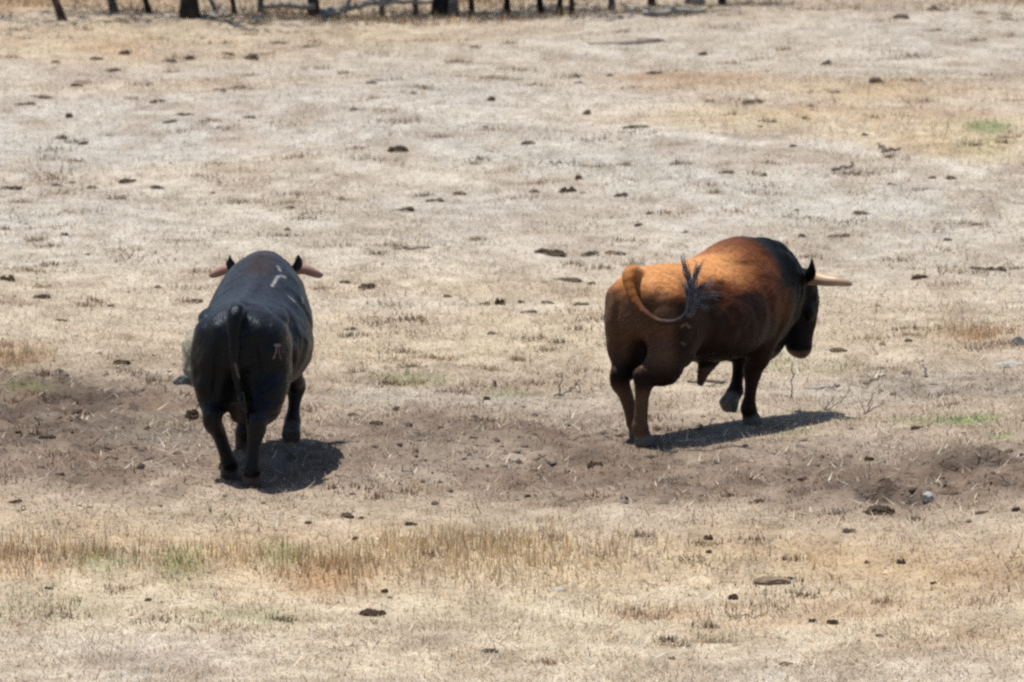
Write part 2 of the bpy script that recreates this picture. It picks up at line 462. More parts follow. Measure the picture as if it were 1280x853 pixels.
def pat_mesh(seed, ragged=.35, tall=1.0):
    """a dried, lobed dropping: several flat heaps run together"""
    r_ = random.Random(seed)
    bm = bmesh.new()
    for k in range(r_.randint(4, 8)):
        res = bmesh.ops.create_icosphere(bm, subdivisions=3, radius=1)
        s = r_.uniform(.3, .75); ox, oy = r_.uniform(-.6, .6), r_.uniform(-.35, .35)
        ht = r_.uniform(.4, 1.3) * tall
        for v in res['verts']:
            q = v.co.copy()
            nz = 1 + ragged * (math.sin(q.x * 5 + seed + k) * math.cos(q.y * 6 + k * 2) * .5 + r_.uniform(-.55, .55))
            v.co = Vector((ox + q.x * s * nz, oy + q.y * s * .9 * nz, q.z * ht * nz * .55 + .15))
    me = bpy.data.meshes.new('dung'); bm.to_mesh(me); bm.free()
    return me
old_dung = noise_mat('weathered_dung', (.10, .075, .055), (.20, .155, .12), 14, .95, .1, .9, 40, c3=(.30, .25, .19), dist=.01)
PATS = [pat_mesh(s) for s in range(14)]
for k_, p in enumerate(PATS): p.materials.append(old_dung if k_ % 2 else dung_mat)
CLODS = [pat_mesh(s + 50, .3, 1.3) for s in range(5)]
for p in CLODS: p.materials.append(clod_mat)

DG = 'dried droppings scattered over the field'
UL = 'small flat dark dropping on the pale slope in the upper left of the field'
ML = 'small dark dropping on straw left of the black bull'
UM = 'small dark dropping on the bleached slope above the gap between the two bulls'
UR = 'small brown dropping on the grey slope above the brown bull'
MM = 'small dark lump on the ground between the two bulls'
LO = 'small dark lump in the foreground straw below the bulls'
RR = 'small dark lump in the straw at the far right, level with the brown bull'
drops = [ # px, py, width px, height px, label
 (285, 64, 18, 7, UL), (313, 73, 20, 11, UL), (240, 74, 16, 9, UL), (155, 67, 14, 8, UL), (122, 74, 22, 5, UL), (210, 77, 20, 6, UL), (138, 87, 26, 5, UL), (70, 77, 14, 6, UL),
 (97, 108, 20, 6, UL), (48, 121, 30, 6, UL), (30, 131, 26, 6, UL), (195, 127, 24, 7, UL), (85, 148, 14, 9, UL), (78, 173, 20, 8, UL), (103, 179, 16, 6, UL), (230, 144, 28, 5, UL), (212, 153, 18, 5, UL),
 (275, 112, 20, 5, UL), (312, 147, 20, 5, UL),
 (162, 225, 28, 6, 'long thin dark dropping left of centre on the bleached slope behind the black bull'), (14, 236, 30, 7, 'dark flat dropping cut by the left edge of the field, above the pale slope'),
 (70, 232, 18, 5, UL), (117, 235, 16, 5, UL), (198, 235, 20, 6, UL),
 (81, 294, 12, 6, ML), (50, 372, 28, 8, 'larger dark dropping in straw, far left of the black bull'), (10, 349, 22, 10, ML), (140, 383, 14, 5, ML), (245, 377, 16, 6, ML), (78, 401, 22, 5, ML),
 (362, 259, 12, 6, 'lone small dropping behind the horns of the black bull'), (430, 353, 18, 5, MM), (440, 412, 20, 6, 'flat dark dropping just right of the black bull\'s rump'),
 (499, 188, 26, 10, 'solid dark block-shaped dropping alone on the bleached slope between the bulls'),
 (463, 104, 14, 6, UM), (443, 138, 22, 6, UM), (612, 125, 14, 8, UM), (660, 181, 20, 6, UM), (594, 60, 18, 5, UM), (504, 262, 26, 7, 'flat oval dropping on straw below the block-shaped one'),
 (537, 248, 14, 6, UM), (575, 241, 20, 6, UM), (594, 205, 16, 4, UM), (722, 221, 14, 9, 'upper lump of the dark pair near the middle of the field'), (711, 237, 22, 10, 'lower lump of the dark pair near the middle of the field'),
 (670, 240, 16, 5, UM), (722, 104, 16, 6, UM), (733, 141, 12, 9, UM), (798, 159, 32, 6, 'wide flat brown dropping up the slope behind the brown bull'), (720, 97, 18, 7, UM), (820, 92, 20, 7, UM),
 (776, 245, 16, 8, UR), (800, 282, 16, 6, UR), (813, 267, 10, 6, UR), (880, 68, 18, 7, UR), (940, 128, 24, 8, UR), (1006, 149, 14, 7, UR), (1014, 131, 10, 5, UR), (1080, 168, 12, 6, UR), (1110, 196, 12, 8, UR),
 (990, 183, 14, 5, UR), (910, 216, 24, 6, UR), (953, 220, 12, 6, UR), (1078, 267, 22, 6, UR), (1004, 292, 12, 6, UR), (1047, 295, 30, 7, 'wide dark dropping on the grey slope above the brown bull\'s horn'),
 (1113, 231, 14, 5, UR), (1220, 281, 14, 4, UR), (1126, 22, 24, 9, 'dark mound-like dropping near the top of the slope at the right'), (1167, 12, 16, 8, 'small dark dropping beside the mound-like one at the top right'),
 (1035, 80, 16, 9, UR), (1098, 102, 24, 9, UR), (1190, 222, 14, 6, UR), (1165, 222, 12, 5, UR),
 (1218, 336, 28, 6, 'left half of the long dark dropping pair on straw at the right edge'), (1246, 337, 28, 7, 'right half of the long dark dropping pair on straw at the right edge'),
 (1150, 347, 22, 6, RR), (1048, 438, 26, 7, 'dark flat dropping on straw in front of the brown bull\'s muzzle'), (1137, 427, 14, 6, RR), (1185, 300, 10, 5, UR),
 (685, 316, 46, 9, 'broad ragged dark dropping left of the brown bull\'s rump'), (735, 318, 28, 8, MM), (770, 313, 24, 7, MM), (712, 350, 46, 7, 'long low dark crust on straw, left of the brown bull\'s tail'), (738, 355, 14, 6, MM),
 (624, 379, 14, 12, 'upright dark lump in straw midway between the bulls'), (650, 379, 12, 5, MM), (684, 379, 20, 5, MM), (728, 380, 20, 5, MM), (560, 371, 12, 5, MM), (608, 380, 16, 5, MM), (462, 358, 26, 8, MM),
 (614, 417, 16, 5, MM), (660, 390, 20, 4, MM),
 (242, 519, 20, 14, 'dark clod with a raised lump on bare soil left of the black bull\'s leg'), (150, 455, 26, 9, ML), (498, 511, 14, 8, 'rounded dark dropping on bare soil between the bulls'),
 (607, 504, 14, 8, MM), (617, 481, 8, 10, MM), (595, 521, 12, 4, MM), (469, 532, 16, 6, MM), (568, 561, 14, 7, MM), (741, 582, 30, 12, 'ragged black-brown heap on bare soil left of the brown bull\'s hind hoof'),
 (550, 603, 10, 6, MM), (660, 614, 10, 6, MM), (77, 590, 22, 9, 'dark dropping on the bare soil left of the black bull\'s hooves'), (62, 546, 30, 6, ML), (30, 522, 18, 7, ML), (18, 628, 18, 7, ML),
 (434, 646, 20, 10, 'dark crumbly dropping just below and right of the black bull\'s shadow'), (452, 648, 9, 6, LO), (385, 647, 10, 5, LO), (515, 655, 16, 6, LO), (445, 672, 12, 6, LO),
 (482, 743, 12, 7, 'small dark piece just above the large foreground dropping'), (469, 768, 42, 12, 'largest dark dropping, lying in the foreground straw'),
 (611, 814, 26, 7, LO), (886, 673, 13, 9, LO), (885, 690, 10, 5, LO), (1127, 703, 13, 8, 'round dark lump on dry grass at the right of the foreground'), (1083, 704, 9, 5, LO), (990, 724, 18, 5, LO), (915, 748, 16, 10, LO),
 (985, 831, 22, 6, LO), (1040, 779, 16, 8, LO), (1015, 777, 12, 6, LO), (1168, 731, 12, 4, LO), (184, 750, 12, 7, LO), (912, 620, 10, 6, LO), (1103, 640, 44, 14, 'large dark broken clod added for a shaded hollow in the turned earth at the right'),
 (1192, 617, 26, 9, 'upper dark clod added for a shaded hollow in the turned earth near the right edge'), (1236, 614, 24, 8, LO), (1145, 650, 22, 9, LO), (1225, 638, 30, 7, LO), (1272, 638, 18, 8, LO), (1062, 664, 16, 7, LO),  # dark clods in the turned earth stand in for shade in its hollows
 (945, 628, 20, 7, LO), (1005, 600, 20, 6, LO), (840, 822, 10, 5, LO), (1145, 535, 20, 6, RR), (1085, 575, 14, 5, RR), (60, 735, 14, 5, LO),
]
M_PX = 2 * math.tan(R(HFOV / 2)) / W_PX
rr = random.Random(3)
for i, (px, py, w_, h_, lab) in enumerate(drops):
    p = at(px, py + h_ * .15)
    dist = math.hypot(p.y, CAM_H - p.z)
    s = w_ * M_PX * dist
    sx = s / 2.0 * .95
    sz = h_ * M_PX * dist
    o = bpy.data.objects.new('dung', PATS[rr.randrange(7) * 2 + (1 if (lab in (UL, UM, UR, MM) and rr.random() < .75) or rr.random() < .2 else 0)]); COL.objects.link(o)
    o.location = (p.x, p.y, p.z - .12 * sz)
    o.rotation_euler = (0, 0, rr.uniform(-.35, .35) + (math.pi if rr.random() < .5 else 0))
    o.scale = (sx, max(sx * .75, .04), max(sz * .95, .015))
    tag(o, lab, 'dung', DG)

def rock(name, px, py, w, d, h, mat, label, seed, cuts=7, undercut=0.0, sub=4, rz=0, pr=(.68, .9)):
    r_ = random.Random(seed)
    bm = bmesh.new(); bmesh.ops.create_icosphere(bm, subdivisions=sub, radius=1)
    planes = [(Vector((r_.gauss(0, 1), r_.gauss(0, 1), r_.gauss(0, .8))).normalized(), r_.uniform(*pr)) for _ in range(cuts)]
    for v in bm.verts:
        q = v.co.copy()
        for n_, dd in planes:
            e = q.dot(n_) - dd
            if e > 0: q -= n_ * e
        q *= 1 + .05 * math.sin(q.x * 7 + seed) * math.sin(q.y * 8 + 1) * math.sin(q.z * 6 + 2)
        zz = (q.z + .85) / 1.85
        k = 1 - undercut * max(0, 1 - zz * 1.6)
        v.co = Vector((q.x * w / 2 * k, q.y * d / 2 * k, zz * h - .02))
    me = bpy.data.meshes.new(name); bm.to_mesh(me); bm.free(); me.materials.append(mat)
    o = bpy.data.objects.new(name, me); COL.objects.link(o)
    o.location = at(px, py); o.rotation_euler.z = rz
    tag(o, label, 'rock')
    return o
granite = noise_mat('lichened_stone', (.20, .185, .13), (.31, .285, .22), 5, .85, .25, .6, 30, c3=(.50, .49, .47), dist=.01)
pale_stone = noise_mat('pale_stone', (.24, .235, .22), (.40, .39, .37), 10, .85, .25, .5, 30, dist=.01)
dark_stone = noise_mat('dark_stone', (.06, .06, .065), (.13, .13, .135), 10, .85, .3, .5, 30, dist=.01)
bmr = bmesh.new()
for q in [(-.175, 0, .14), (-.18, .02, .34), (-.15, -.10, .12), (-.155, -.08, .36), (-.07, .05, .48), (-.06, -.05, .46), (.06, .06, .50), (.08, -.04, .47), (.20, .03, .42), (.21, -.06, .36), (.23, .0, .18),
          (.20, -.12, .14), (.12, 0, -.03), (.10, -.13, -.03), (-.10, -.08, -.03), (-.11, .08, -.03), (-.02, -.17, .10), (.0, -.15, .34), (-.03, .17, .12), (.02, .16, .36), (.16, .14, .1)]:
    bmr.verts.new(q)
bmesh.ops.convex_hull(bmr, input=bmr.verts)
bmesh.ops.delete(bmr, geom=[v for v in bmr.verts if not v.link_faces], context='VERTS')
bmesh.ops.bevel(bmr, geom=list(bmr.edges), offset=.012, segments=1, affect='EDGES')
bmesh.ops.triangulate(bmr, faces=bmr.faces)
for _ in range(3): bmesh.ops.subdivide_edges(bmr, edges=[e for e in bmr.edges if e.calc_length() > .03], cuts=1)
bmr.normal_update()
for v in bmr.verts:
    q = v.co; v.co = q + v.normal * (.007 * math.sin(q.x * 31 + q.z * 17) * math.sin(q.z * 37 + q.y * 23) + rr.uniform(-.002, .002))
mer = bpy.data.meshes.new('boulder'); bmr.to_mesh(mer); bmr.free(); mer.materials.append(granite)
obr = bpy.data.objects.new('boulder', mer); COL.objects.link(obr); obr.location = at(256, 485)
tag(obr, 'angular grey-green boulder mostly hidden behind the left flank of the black bull', 'rock')
rock('stone', 227, 486, .14, .12, .09, dark_stone, 'small dark stone at the foot of the boulder', 9, 6)
rock('stone', 1273, 432, .13, .12, .09, dark_stone, 'dark grey stone at the right edge of the field', 12, 6)
rock('stone', 1263, 454, .22, .12, .05, pale_stone, 'flat pale grey stone below the dark stone at the right edge', 13, 6)
rock('stone', 1250, 456, .09, .08, .04, pale_stone, 'small pale pebble left of the flat pale stone at the right edge', 14, 6)
rock('stone', 1161, 624, .10, .09, .075, pale_stone, 'pale grey stone in the turned earth at the right', 15, 6)
rock('stone', 592, 671, .09, .07, .04, dark_stone, 'small blue-grey stone in the straw below the middle of the field', 16, 6)
rock('stone', 699, 738, .10, .08, .04, pale_stone, 'whitish stone in the golden grass of the foreground', 17, 6)
rock('stone', 965, 728, .26, .16, .06, clod_mat, 'broad flat brown slab in the foreground straw right of centre', 18, 6)
rock('stone', 522, 537, .20, .10, .03, pale_stone, 'flat pale slab on bare soil right of the black bull', 19, 6)

# ------------------------------------------------------------------ sticks, logs, dead stalks
twig_mat = noise_mat('dead_wood', (.10, .08, .065), (.22, .18, .15), 20, .9, .1, .4, 60, dist=.004)
pale_twig = noise_mat('bleached_wood', (.40, .36, .31), (.62, .56, .48), 20, .9, .1, .4, 60, dist=.004)

def sweep(paths, sides=7):
    """tubes along paths of (x, y, z, r) merged into one vertex and face list"""
    V, F = [], []
    for pts in paths:
        P = [Vector(p[:3]) for p in pts]; n = len(P); b0 = len(V)
        up = Vector((.13, .2, 1)).normalized(); prev = None
        for i in range(n):
            tg = (P[min(i + 1, n - 1)] - P[max(i - 1, 0)]).normalized()
            if prev is None:
                a = tg.cross(up)
                if a.length < .2: a = tg.cross(Vector((1, .1, 0)))
            else: a = prev - tg * prev.dot(tg)
            a.normalize(); prev = a; b_ = tg.cross(a)
            for k in range(sides):
                th = 2 * math.pi * k / sides
                V.append(P[i] + (a * math.cos(th) + b_ * math.sin(th)) * pts[i][3])
        for i in range(n - 1):
            for k in range(sides):
                q = (k + 1) % sides
                F.append((b0 + i * sides + k, b0 + i * sides + q, b0 + (i + 1) * sides + q, b0 + (i + 1) * sides + k))
        F.append(tuple(b0 + k for k in range(sides))[::-1]); F.append(tuple(b0 + (n - 1) * sides + k for k in range(sides)))
    return V, F

def crooked(a, b, r0, r1, n=7, amp=.03, seed=0):
    r_ = random.Random(seed); a, b = Vector(a), Vector(b); out = []
    for i in range(n):
        t = i / (n - 1); p = a.lerp(b, t)
        k = math.sin(t * math.pi) * amp
        out.append((p.x + r_.uniform(-k, k), p.y + r_.uniform(-k, k), p.z + r_.uniform(-k, k), r0 + (r1 - r0) * t))
    return out

def stick(name, px, py, parts, mat, label, cat):
    """parts: lists of (dx, dz, dy) in metres about the foot"""
    base = at(px, py); V = []; paths = []
    for k, (a, b, r0, r1) in enumerate(parts):
        paths.append(crooked(a, b, r0, r1, 7, .02, int(px) + k))
    v, f = sweep(paths, 6)
    o = mesh_obj(name, v, f, mat); o.location = base
    tag(o, label, cat); return o

S = stick
S('dead_stalk', 990, 499, [((0, 0, -.01), (.004, .01, .27), .006, .004), ((.002, 0, .17), (.03, .0, .21), .003, .002)], twig_mat, 'thin upright dead stalk under the muzzle of the brown bull', 'dead stalk')
S('dead_stalk', 699, 495, [((0, 0, -.01), (.02, 0, .19), .006, .004), ((.018, 0, .15), (-.03, 0, .19), .003, .002)], twig_mat, 'thin upright dead stalk left of the brown bull\'s hind leg', 'dead stalk')
S('fallen_twig', 692, 498, [((0, 0, .02), (.13, .02, .05), .008, .007), ((.13, .02, .05), (.18, .02, .12), .008, .006), ((.18, .02, .12), (.20, .05, .03), .006, .004)], twig_mat, 'bent brown twig lying beside the upright stalk left of the brown bull', 'twig')
S('fallen_twig', 1158, 472, [((0, 0, .02), (-.03, 0, .12), .009, .007), ((-.03, 0, .12), (-.08, 0, .16), .007, .004)], pale_twig, 'curved bleached twig standing in straw at the far right', 'twig')
S('fallen_twig', 1082, 518, [((0, 0, 0), (.06, 0, .17), .006, .003), ((.0, 0, 0), (-.04, .1, .1), .005, .003), ((.02, 0, .02), (.15, .1, .07), .005, .003)], twig_mat, 'branching dead twig on the straw right of the brown bull\'s shadow', 'twig')
S('fallen_twig', 1032, 513, [((0, 0, 0), (.05, 0, .10), .006, .003), ((.0, 0, .0), (.16, .1, .10), .005, .003), ((0, 0, 0), (-.05, .05, .08), .004, .003)], twig_mat, 'small forked dead twig between the brown bull\'s shadow and the branching twig', 'twig')
S('fallen_twig', 845, 553, [((0, 0, .012), (.22, .02, .02), .009, .006)], pale_twig, 'straight bleached stick beside the brown bull\'s hind hoof', 'twig')
S('fallen_twig', 1010, 487, [((0, 0, .01), (.25, .1, .02), .015, .012)], noise_mat('lilac_bark', (.30, .27, .30), (.42, .38, .42), 20), 'flat grey-violet stick in front of the brown bull', 'twig')
S('fallen_branch', 905, 482, [((-.28, .1, .02), (.02, 0, .03), .012, .015), ((-.15, .05, .03), (-.22, .1, .10), .009, .005), ((-.05, 0, .02), (-.12, -.1, -.0), .009, .005)], twig_mat, 'dark dead branch lying behind the belly of the brown bull', 'branch')
S('fallen_branch', 515, 313, [((-.16, 0, .01), (.16, .1, .015), .013, .006), ((-.02, 0, .01), (-.14, .15, .03), .006, .004)], twig_mat, 'thin grey stick on straw right of the black bull\'s shoulder', 'branch')
S('fallen_branch', 1055, 213, [((-.12, 0, .01), (.06, .1, .03), .016, .012), ((.06, .1, .02), (.09, .12, .07), .012, .006)], twig_mat, 'short dark stick on the slope left of the green patch', 'branch')
S('fallen_branch', 1105, 192, [((.02, 0, .02), (-.06, .1, .09), .03, .008), ((.02, 0, .02), (.16, .1, .05), .02, .01)], twig_mat, 'forked dark stick above the short one on the slope at the right', 'branch')
S('fallen_branch', 200, 478, [((-.05, 0, 0), (.08, 0, .13), .005, .003), ((-.05, 0, .0), (-.02, 0, .10), .005, .003)], pale_twig, 'small pale forked stick in straw left of the boulder', 'branch')
S('fallen_branch', 1100, 470, [((-.1, 0, .01), (.05, .1, .02), .012, .01), ((-.08, 0, .01), (-.11, 0, .05), .009, .005)], pale_twig, 'grey stub of wood on the straw right of the upright stalk', 'branch')
S('fallen_branch', 930, 775, [((-.06, 0, .01), (.12, .05, .02), .005, .004), ((-.06, 0, .01), (-.12, .2, .02), .005, .004)], twig_mat, 'thin dark twig in the foreground straw right of centre', 'branch')
grey_wood = noise_mat('grey_wood', (.20, .18, .165), (.34, .31, .28), 14, .9, .1, .5, 50, dist=.01)
S('fallen_log', 740, 56, [((-.05, 0, .0), (.75, .1, .01), .025, .055), ((.5, .1, .02), (.9, .1, .0), .05, .03)], noise_mat('grey_log', (.11, .09, .08), (.24, .20, .18), 6), 'dark grey log lying alone on the upper slope right of centre', 'log')
S('fallen_log', 340, 14, [((-.1, 0, .07), (.5, 0, .06), .04, .045)], grey_wood, 'short bleached log between two dark trunks at the top left', 'log')
S('fallen_branch', 425, 22, [((-.25, 0, .05), (.85, .2, .25), .05, .03), ((.0, 0, .06), (-.3, -.2, .02), .04, .02), ((.2, .05, .1), (.5, .3, .3), .035, .015), ((.05, 0, .06), (.2, 0, .4), .03, .015), ((.4, .1, .15), (1.05, .2, .16), .03, .02)], grey_wood,
  'pile of bleached fallen boughs beside the middle trunk at the top', 'branch')
S('fallen_branch', 262, 26, [((-.15, .3, .03), (.25, .2, .05), .03, .02), ((0, .3, .02), (.15, .3, .2), .02, .012)], grey_wood, 'small bleached branch right of the thickest black trunk', 'branch')
S('fallen_log', 870, 20, [((-.6, .0, .03), (.1, .1, .05), .04, .03)], grey_wood, 'pale thin log in front of the right-hand trunks at the top', 'log')

# ------------------------------------------------------------------ trees along the top of the field
bark = noise_mat('charred_bark', (.012, .011, .012), (.05, .043, .04), 9, .9, .15, .8, 40, dist=.02)
bark2 = noise_mat('brown_bark', (.035, .026, .022), (.11, .08, .065), 9, .9, .15, .8, 40, c3=(.16, .14, .13), dist=.02)
bark3 = noise_mat('grey_bark', (.07, .07, .075), (.18, .18, .19), 9, .9, .15, .8, 40, dist=.02)
leaf_mat = blade_mat('olive_leaf', .3)
def tree(px, py, wpx, lean, mat, label, seed):
    r_ = random.Random(seed)
    base = at(px, py); dist = math.hypot(base.y, CAM_H)
    r0 = wpx * M_PX * dist / 2
    ht = 3.0 + 14 * r0 + r_.uniform(0, .8)
    root = bpy.data.objects.new('tree', None); COL.objects.link(root); root.location = base
    root.empty_display_size = .3
    tag(root, label, 'tree', 'trees along the top of the field')
    tr = []
    n = 12; ph = r_.uniform(0, 6); ly = r_.uniform(-.1, .1)
    for i in range(n):
        t = i / (n - 1); z = -.06 + t * ht * .8
        flare = 1 + .35 * math.exp(-t * 30)
        tr.append((lean * z + .05 * math.sin(t * 5 + ph) * t * 3 * .5, ly * z + .06 * math.sin(t * 4 + ph * 2) * t, z, r0 * flare * (1 - .62 * t)))
    paths = [tr]; tips = [tr[-1][:3]]
    for k in range(7):
        i = r_.randint(6, n - 1); p = tr[i]; a = r_.uniform(0, 6.28); L = r_.uniform(.6, 1.2) * ht * .16
        q = (p[0] + math.cos(a) * L, p[1] + math.sin(a) * L, p[2] + L * r_.uniform(.5, 1.3))
        paths.append(crooked(p[:3], q, p[3] * .55, p[3] * .15 + .004, 6, .08, seed + k)); tips.append(q)
        tips.append(tuple((Vector(p[:3]) * .4 + Vector(q) * .6)))
    v, f = sweep(paths, 12)
    mesh_obj('trunk', v, f, mat, root)
    V, F, n_ = [], [], 0
    rs = np.random.default_rng(seed)
    m_ = 170
    C = np.array(tips)[rs.integers(0, len(tips), m_)] + rs.normal(0, .20, (m_, 3)) * (1, 1, .8)
    for c_ in C:
        a = rs.normal(0, 1, 3); a /= np.linalg.norm(a); b_ = np.cross(a, rs.normal(0, 1, 3)); b_ /= np.linalg.norm(b_)
        L, w = .09 * (.6 + rs.random()), .028
        V += [c_ - a * L, c_ + b_ * w, c_ + a * L, c_ - b_ * w]; F.append((n_, n_ + 1, n_ + 2, n_ + 3)); n_ += 4
    cr = mesh_obj('crown', V, F, leaf_mat, root, False)
    set_colour(cr.data, 'straw', np.repeat(jitter(np.tile((.06, .085, .035), (m_, 1)), m_, .35), 4, 0))
    return root
tree(79, 27, 10, -.35, bark2, 'brown leaning tree, leftmost trunk at the top of the field', 1)
tree(143, 13, 9, -.25, bark3, 'short leaning grey trunk second from the left at the top', 2)
tree(187, 17, 7, -.30, bark, 'thin dark leaning trunk just left of the thickest black one', 3)
tree(237, 23, 22, -.04, bark, 'thickest jet-black straight trunk at the top left', 4)
tree(272, 18, 5, -.45, bark3, 'thin slanting grey trunk right of the thickest black one', 5)
tree(293, 13, 6, -.1, bark2, 'slim brown trunk between the slanting grey one and the bleached log', 6)
tree(325, 15, 7, .02, bark3, 'slim grey trunk at the left end of the bleached log', 7)
tree(392, 19, 14, -.03, bark2, 'stout brown trunk between the bleached log and the fallen boughs', 8)
tree(478, 16, 6, -.05, bark3, 'slim grey trunk at the right end of the fallen boughs', 9)
tree(520, 20, 7, -.05, bark3, 'slim grey trunk left of the stout black trunk at the top centre', 10)
tree(551, 19, 20, .02, bark, 'stout black trunk at the top centre', 11)
tree(567, 19, 11, .02, bark3, 'grey trunk touching the stout black one at the top centre', 12)
tree(590, 18, 7, 0, bark, 'slim dark trunk with a dropping at its foot, right of the stout pair', 13)
tree(634, 17, 8, .02, bark, 'slim dark trunk with a twig across it, top centre right', 14)
tree(676, 18, 8, -.12, bark, 'slim dark trunk leaning left, left one of the close three', 15)
tree(699, 19, 7, .06, bark, 'slim dark trunk in the middle of the close three', 16)
tree(715, 18, 7, 0, bark2, 'slim brown trunk, right one of the close three', 17)
tree(765, 13, 8, 0, bark3, 'lone slim grey trunk right of the close three', 18)
tree(815, 8, 9, -.05, bark2, 'brown trunk second from the right at the top of the field', 19)
tree(903, 6, 9, 0, bark, 'rightmost dark trunk at the top of the field', 20)
S('fallen_log', 868, 6, [((-.12, 0, .03), (.12, 0, .04), .07, .05)], bark3, 'short grey stump of wood left of the rightmost dark trunk', 'log')
S('fallen_log', 770, 1, [((-.5, .3, .05), (.5, .3, .08), .07, .05)], bark2, 'dark brown log lying behind the lone slim grey trunk', 'log')

# ------------------------------------------------------------------ the bulls
def catmull(pts, sub):
    P = np.array(pts, float); n = len(P); out = []
    for i in range(n - 1):
        p0, p1, p2, p3 = P[max(i - 1, 0)], P[i], P[i + 1], P[min(i + 2, n - 1)]
        for k in range(sub):
            t = k / sub
            out.append(.5 * ((2 * p1) + (-p0 + p2) * t + (2 * p0 - 5 * p1 + 4 * p2 - p3) * t * t + (-p0 + 3 * p1 - 3 * p2 + p3) * t ** 3))
    out.append(P[-1]); return np.array(out)

def loft(bm, pts, side=(0, 1, 0), sub=4, seg=24, power=2.0):
    """pts: (x, y, z, r_fore_aft, r_side); closed ends"""
    Q = catmull(pts, sub); n = len(Q); side = Vector(side); rings = []
    for i in range(n):
        p = Vector(Q[i][:3]); tg = (Vector(Q[min(i + 1, n - 1)][:3]) - Vector(Q[max(i - 1, 0)][:3])).normalized()
        s = (side - tg * side.dot(tg)).normalized(); f = s.cross(tg)
        ring = []
        for k in range(seg):
            th = 2 * math.pi * k / seg; c, d = math.cos(th), math.sin(th)
            c = math.copysign(abs(c) ** (2 / power), c); d = math.copysign(abs(d) ** (2 / power), d)
            ring.append(bm.verts.new(p + f * (c * max(Q[i][3], .004)) + s * (d * max(Q[i][4], .004))))
        rings.append(ring)
    for i in range(n - 1):
        for k in range(seg):
            q = (k + 1) % seg
            bm.faces.new((rings[i][k], rings[i][q], rings[i + 1][q], rings[i + 1][k]))
    for ring, rev in ((rings[0], True), (rings[-1], False)):
        bm.faces.new(ring[::-1] if rev else ring)

def ball(bm, c, r, rot=None):
    res = bmesh.ops.create_icosphere(bm, subdivisions=3, radius=1)
    M = (rot.to_matrix() if rot else Matrix.Identity(3))
    for v in res['verts']:
        v.co = M @ Vector((v.co.x * r[0], v.co.y * r[1], v.co.z * r[2])) + Vector(c)

def trunk_loft(bm, mid=0.0, hump=0.0):
    # x, z top, z bottom, half width, height of widest point (0..1)
    st = [(-.985, 1.16, .98, .07, .5), (-.95, 1.27, .88, .18, .5), (-.86, 1.345, .86, .27, .5), (-.70, 1.375, .80, .325, .52), (-.52, 1.37, .72, .345, .50), (-.32, 1.345, .64, .375, .46),
          (-.08, 1.345, .575, .415, .42), (.18, 1.375, .555, .425, .42), (.40, 1.44, .555, .40, .45), (.58, 1.49, .545, .38, .48), (.74, 1.515, .57, .345, .5), (.90, 1.50, .62, .30, .5),
          (1.04, 1.45, .68, .25, .5), (1.16, 1.37, .78, .20, .5), (1.24, 1.28, .90, .14, .5)]
    st = [(a, b_ + (mid if -.2 < a < .45 else mid * .5 if a < .5 else hump if a > .6 else 0), c_, d_, e_) for a, b_, c_, d_, e_ in st]
    Q = catmull(st, 4); seg = 40; rings = []
    for x, zt, zb, hw, wp in Q:
        ring = []
        zm = zb + (zt - zb) * wp
        for k in range(seg):
            th = 2 * math.pi * k / seg; c, s = math.cos(th), math.sin(th)
            pw = 2.25
            cy = math.copysign(abs(c) ** (2 / pw), c); sz = math.copysign(abs(s) ** (2 / 2.0), s)
            z = zm + (zt - zm) * sz if s > 0 else zm + (zm - zb) * sz
            y = hw * cy * (1 - .16 * max(0, sz) ** 2)
            ring.append(bm.verts.new((x, y, z)))
        rings.append(ring)
    for i in range(len(rings) - 1):
        for k in range(seg):
            q = (k + 1) % seg
            bm.faces.new((rings[i][k], rings[i][q], rings[i + 1][q], rings[i + 1][k]))
    bm.faces.new(rings[0][::-1]); bm.faces.new(rings[-1])

def hoof(bm, ax, fwd, lift=0.0, pitch=0.0):
    """two claws and two dew claws under the pastern point ax; pitch tips the toes back"""
    ax = Vector(ax); f = Vector((math.cos(fwd), math.sin(fwd), 0)); s = Vector((-math.sin(fwd), math.cos(fwd), 0))
    c, sn = math.cos(pitch), math.sin(pitch)
    def P(a, b, h):   # forward, side, up about the pastern
        a2 = a * c + h * sn; h2 = -a * sn + h * c
        return ax + f * a2 + s * b + Vector((0, 0, h2))
    for k in (-1, 1):
        pts = []
        for a, h, ra, rs in ((-.01, .0, .045, .034), (.015, -.035, .060, .036), (.03, -.065, .070, .038), (.035, -.088, .074, .039)):
            q = P(a, k * .032, h); pts.append((q.x, q.y, q.z, ra, rs))
        loft(bm, pts, side=tuple(s), sub=2, seg=16, power=2.5)
        q = P(-.05, k * .028, .02); ball(bm, q, (.02, .018, .026))
    return P(.02, 0, -.06)

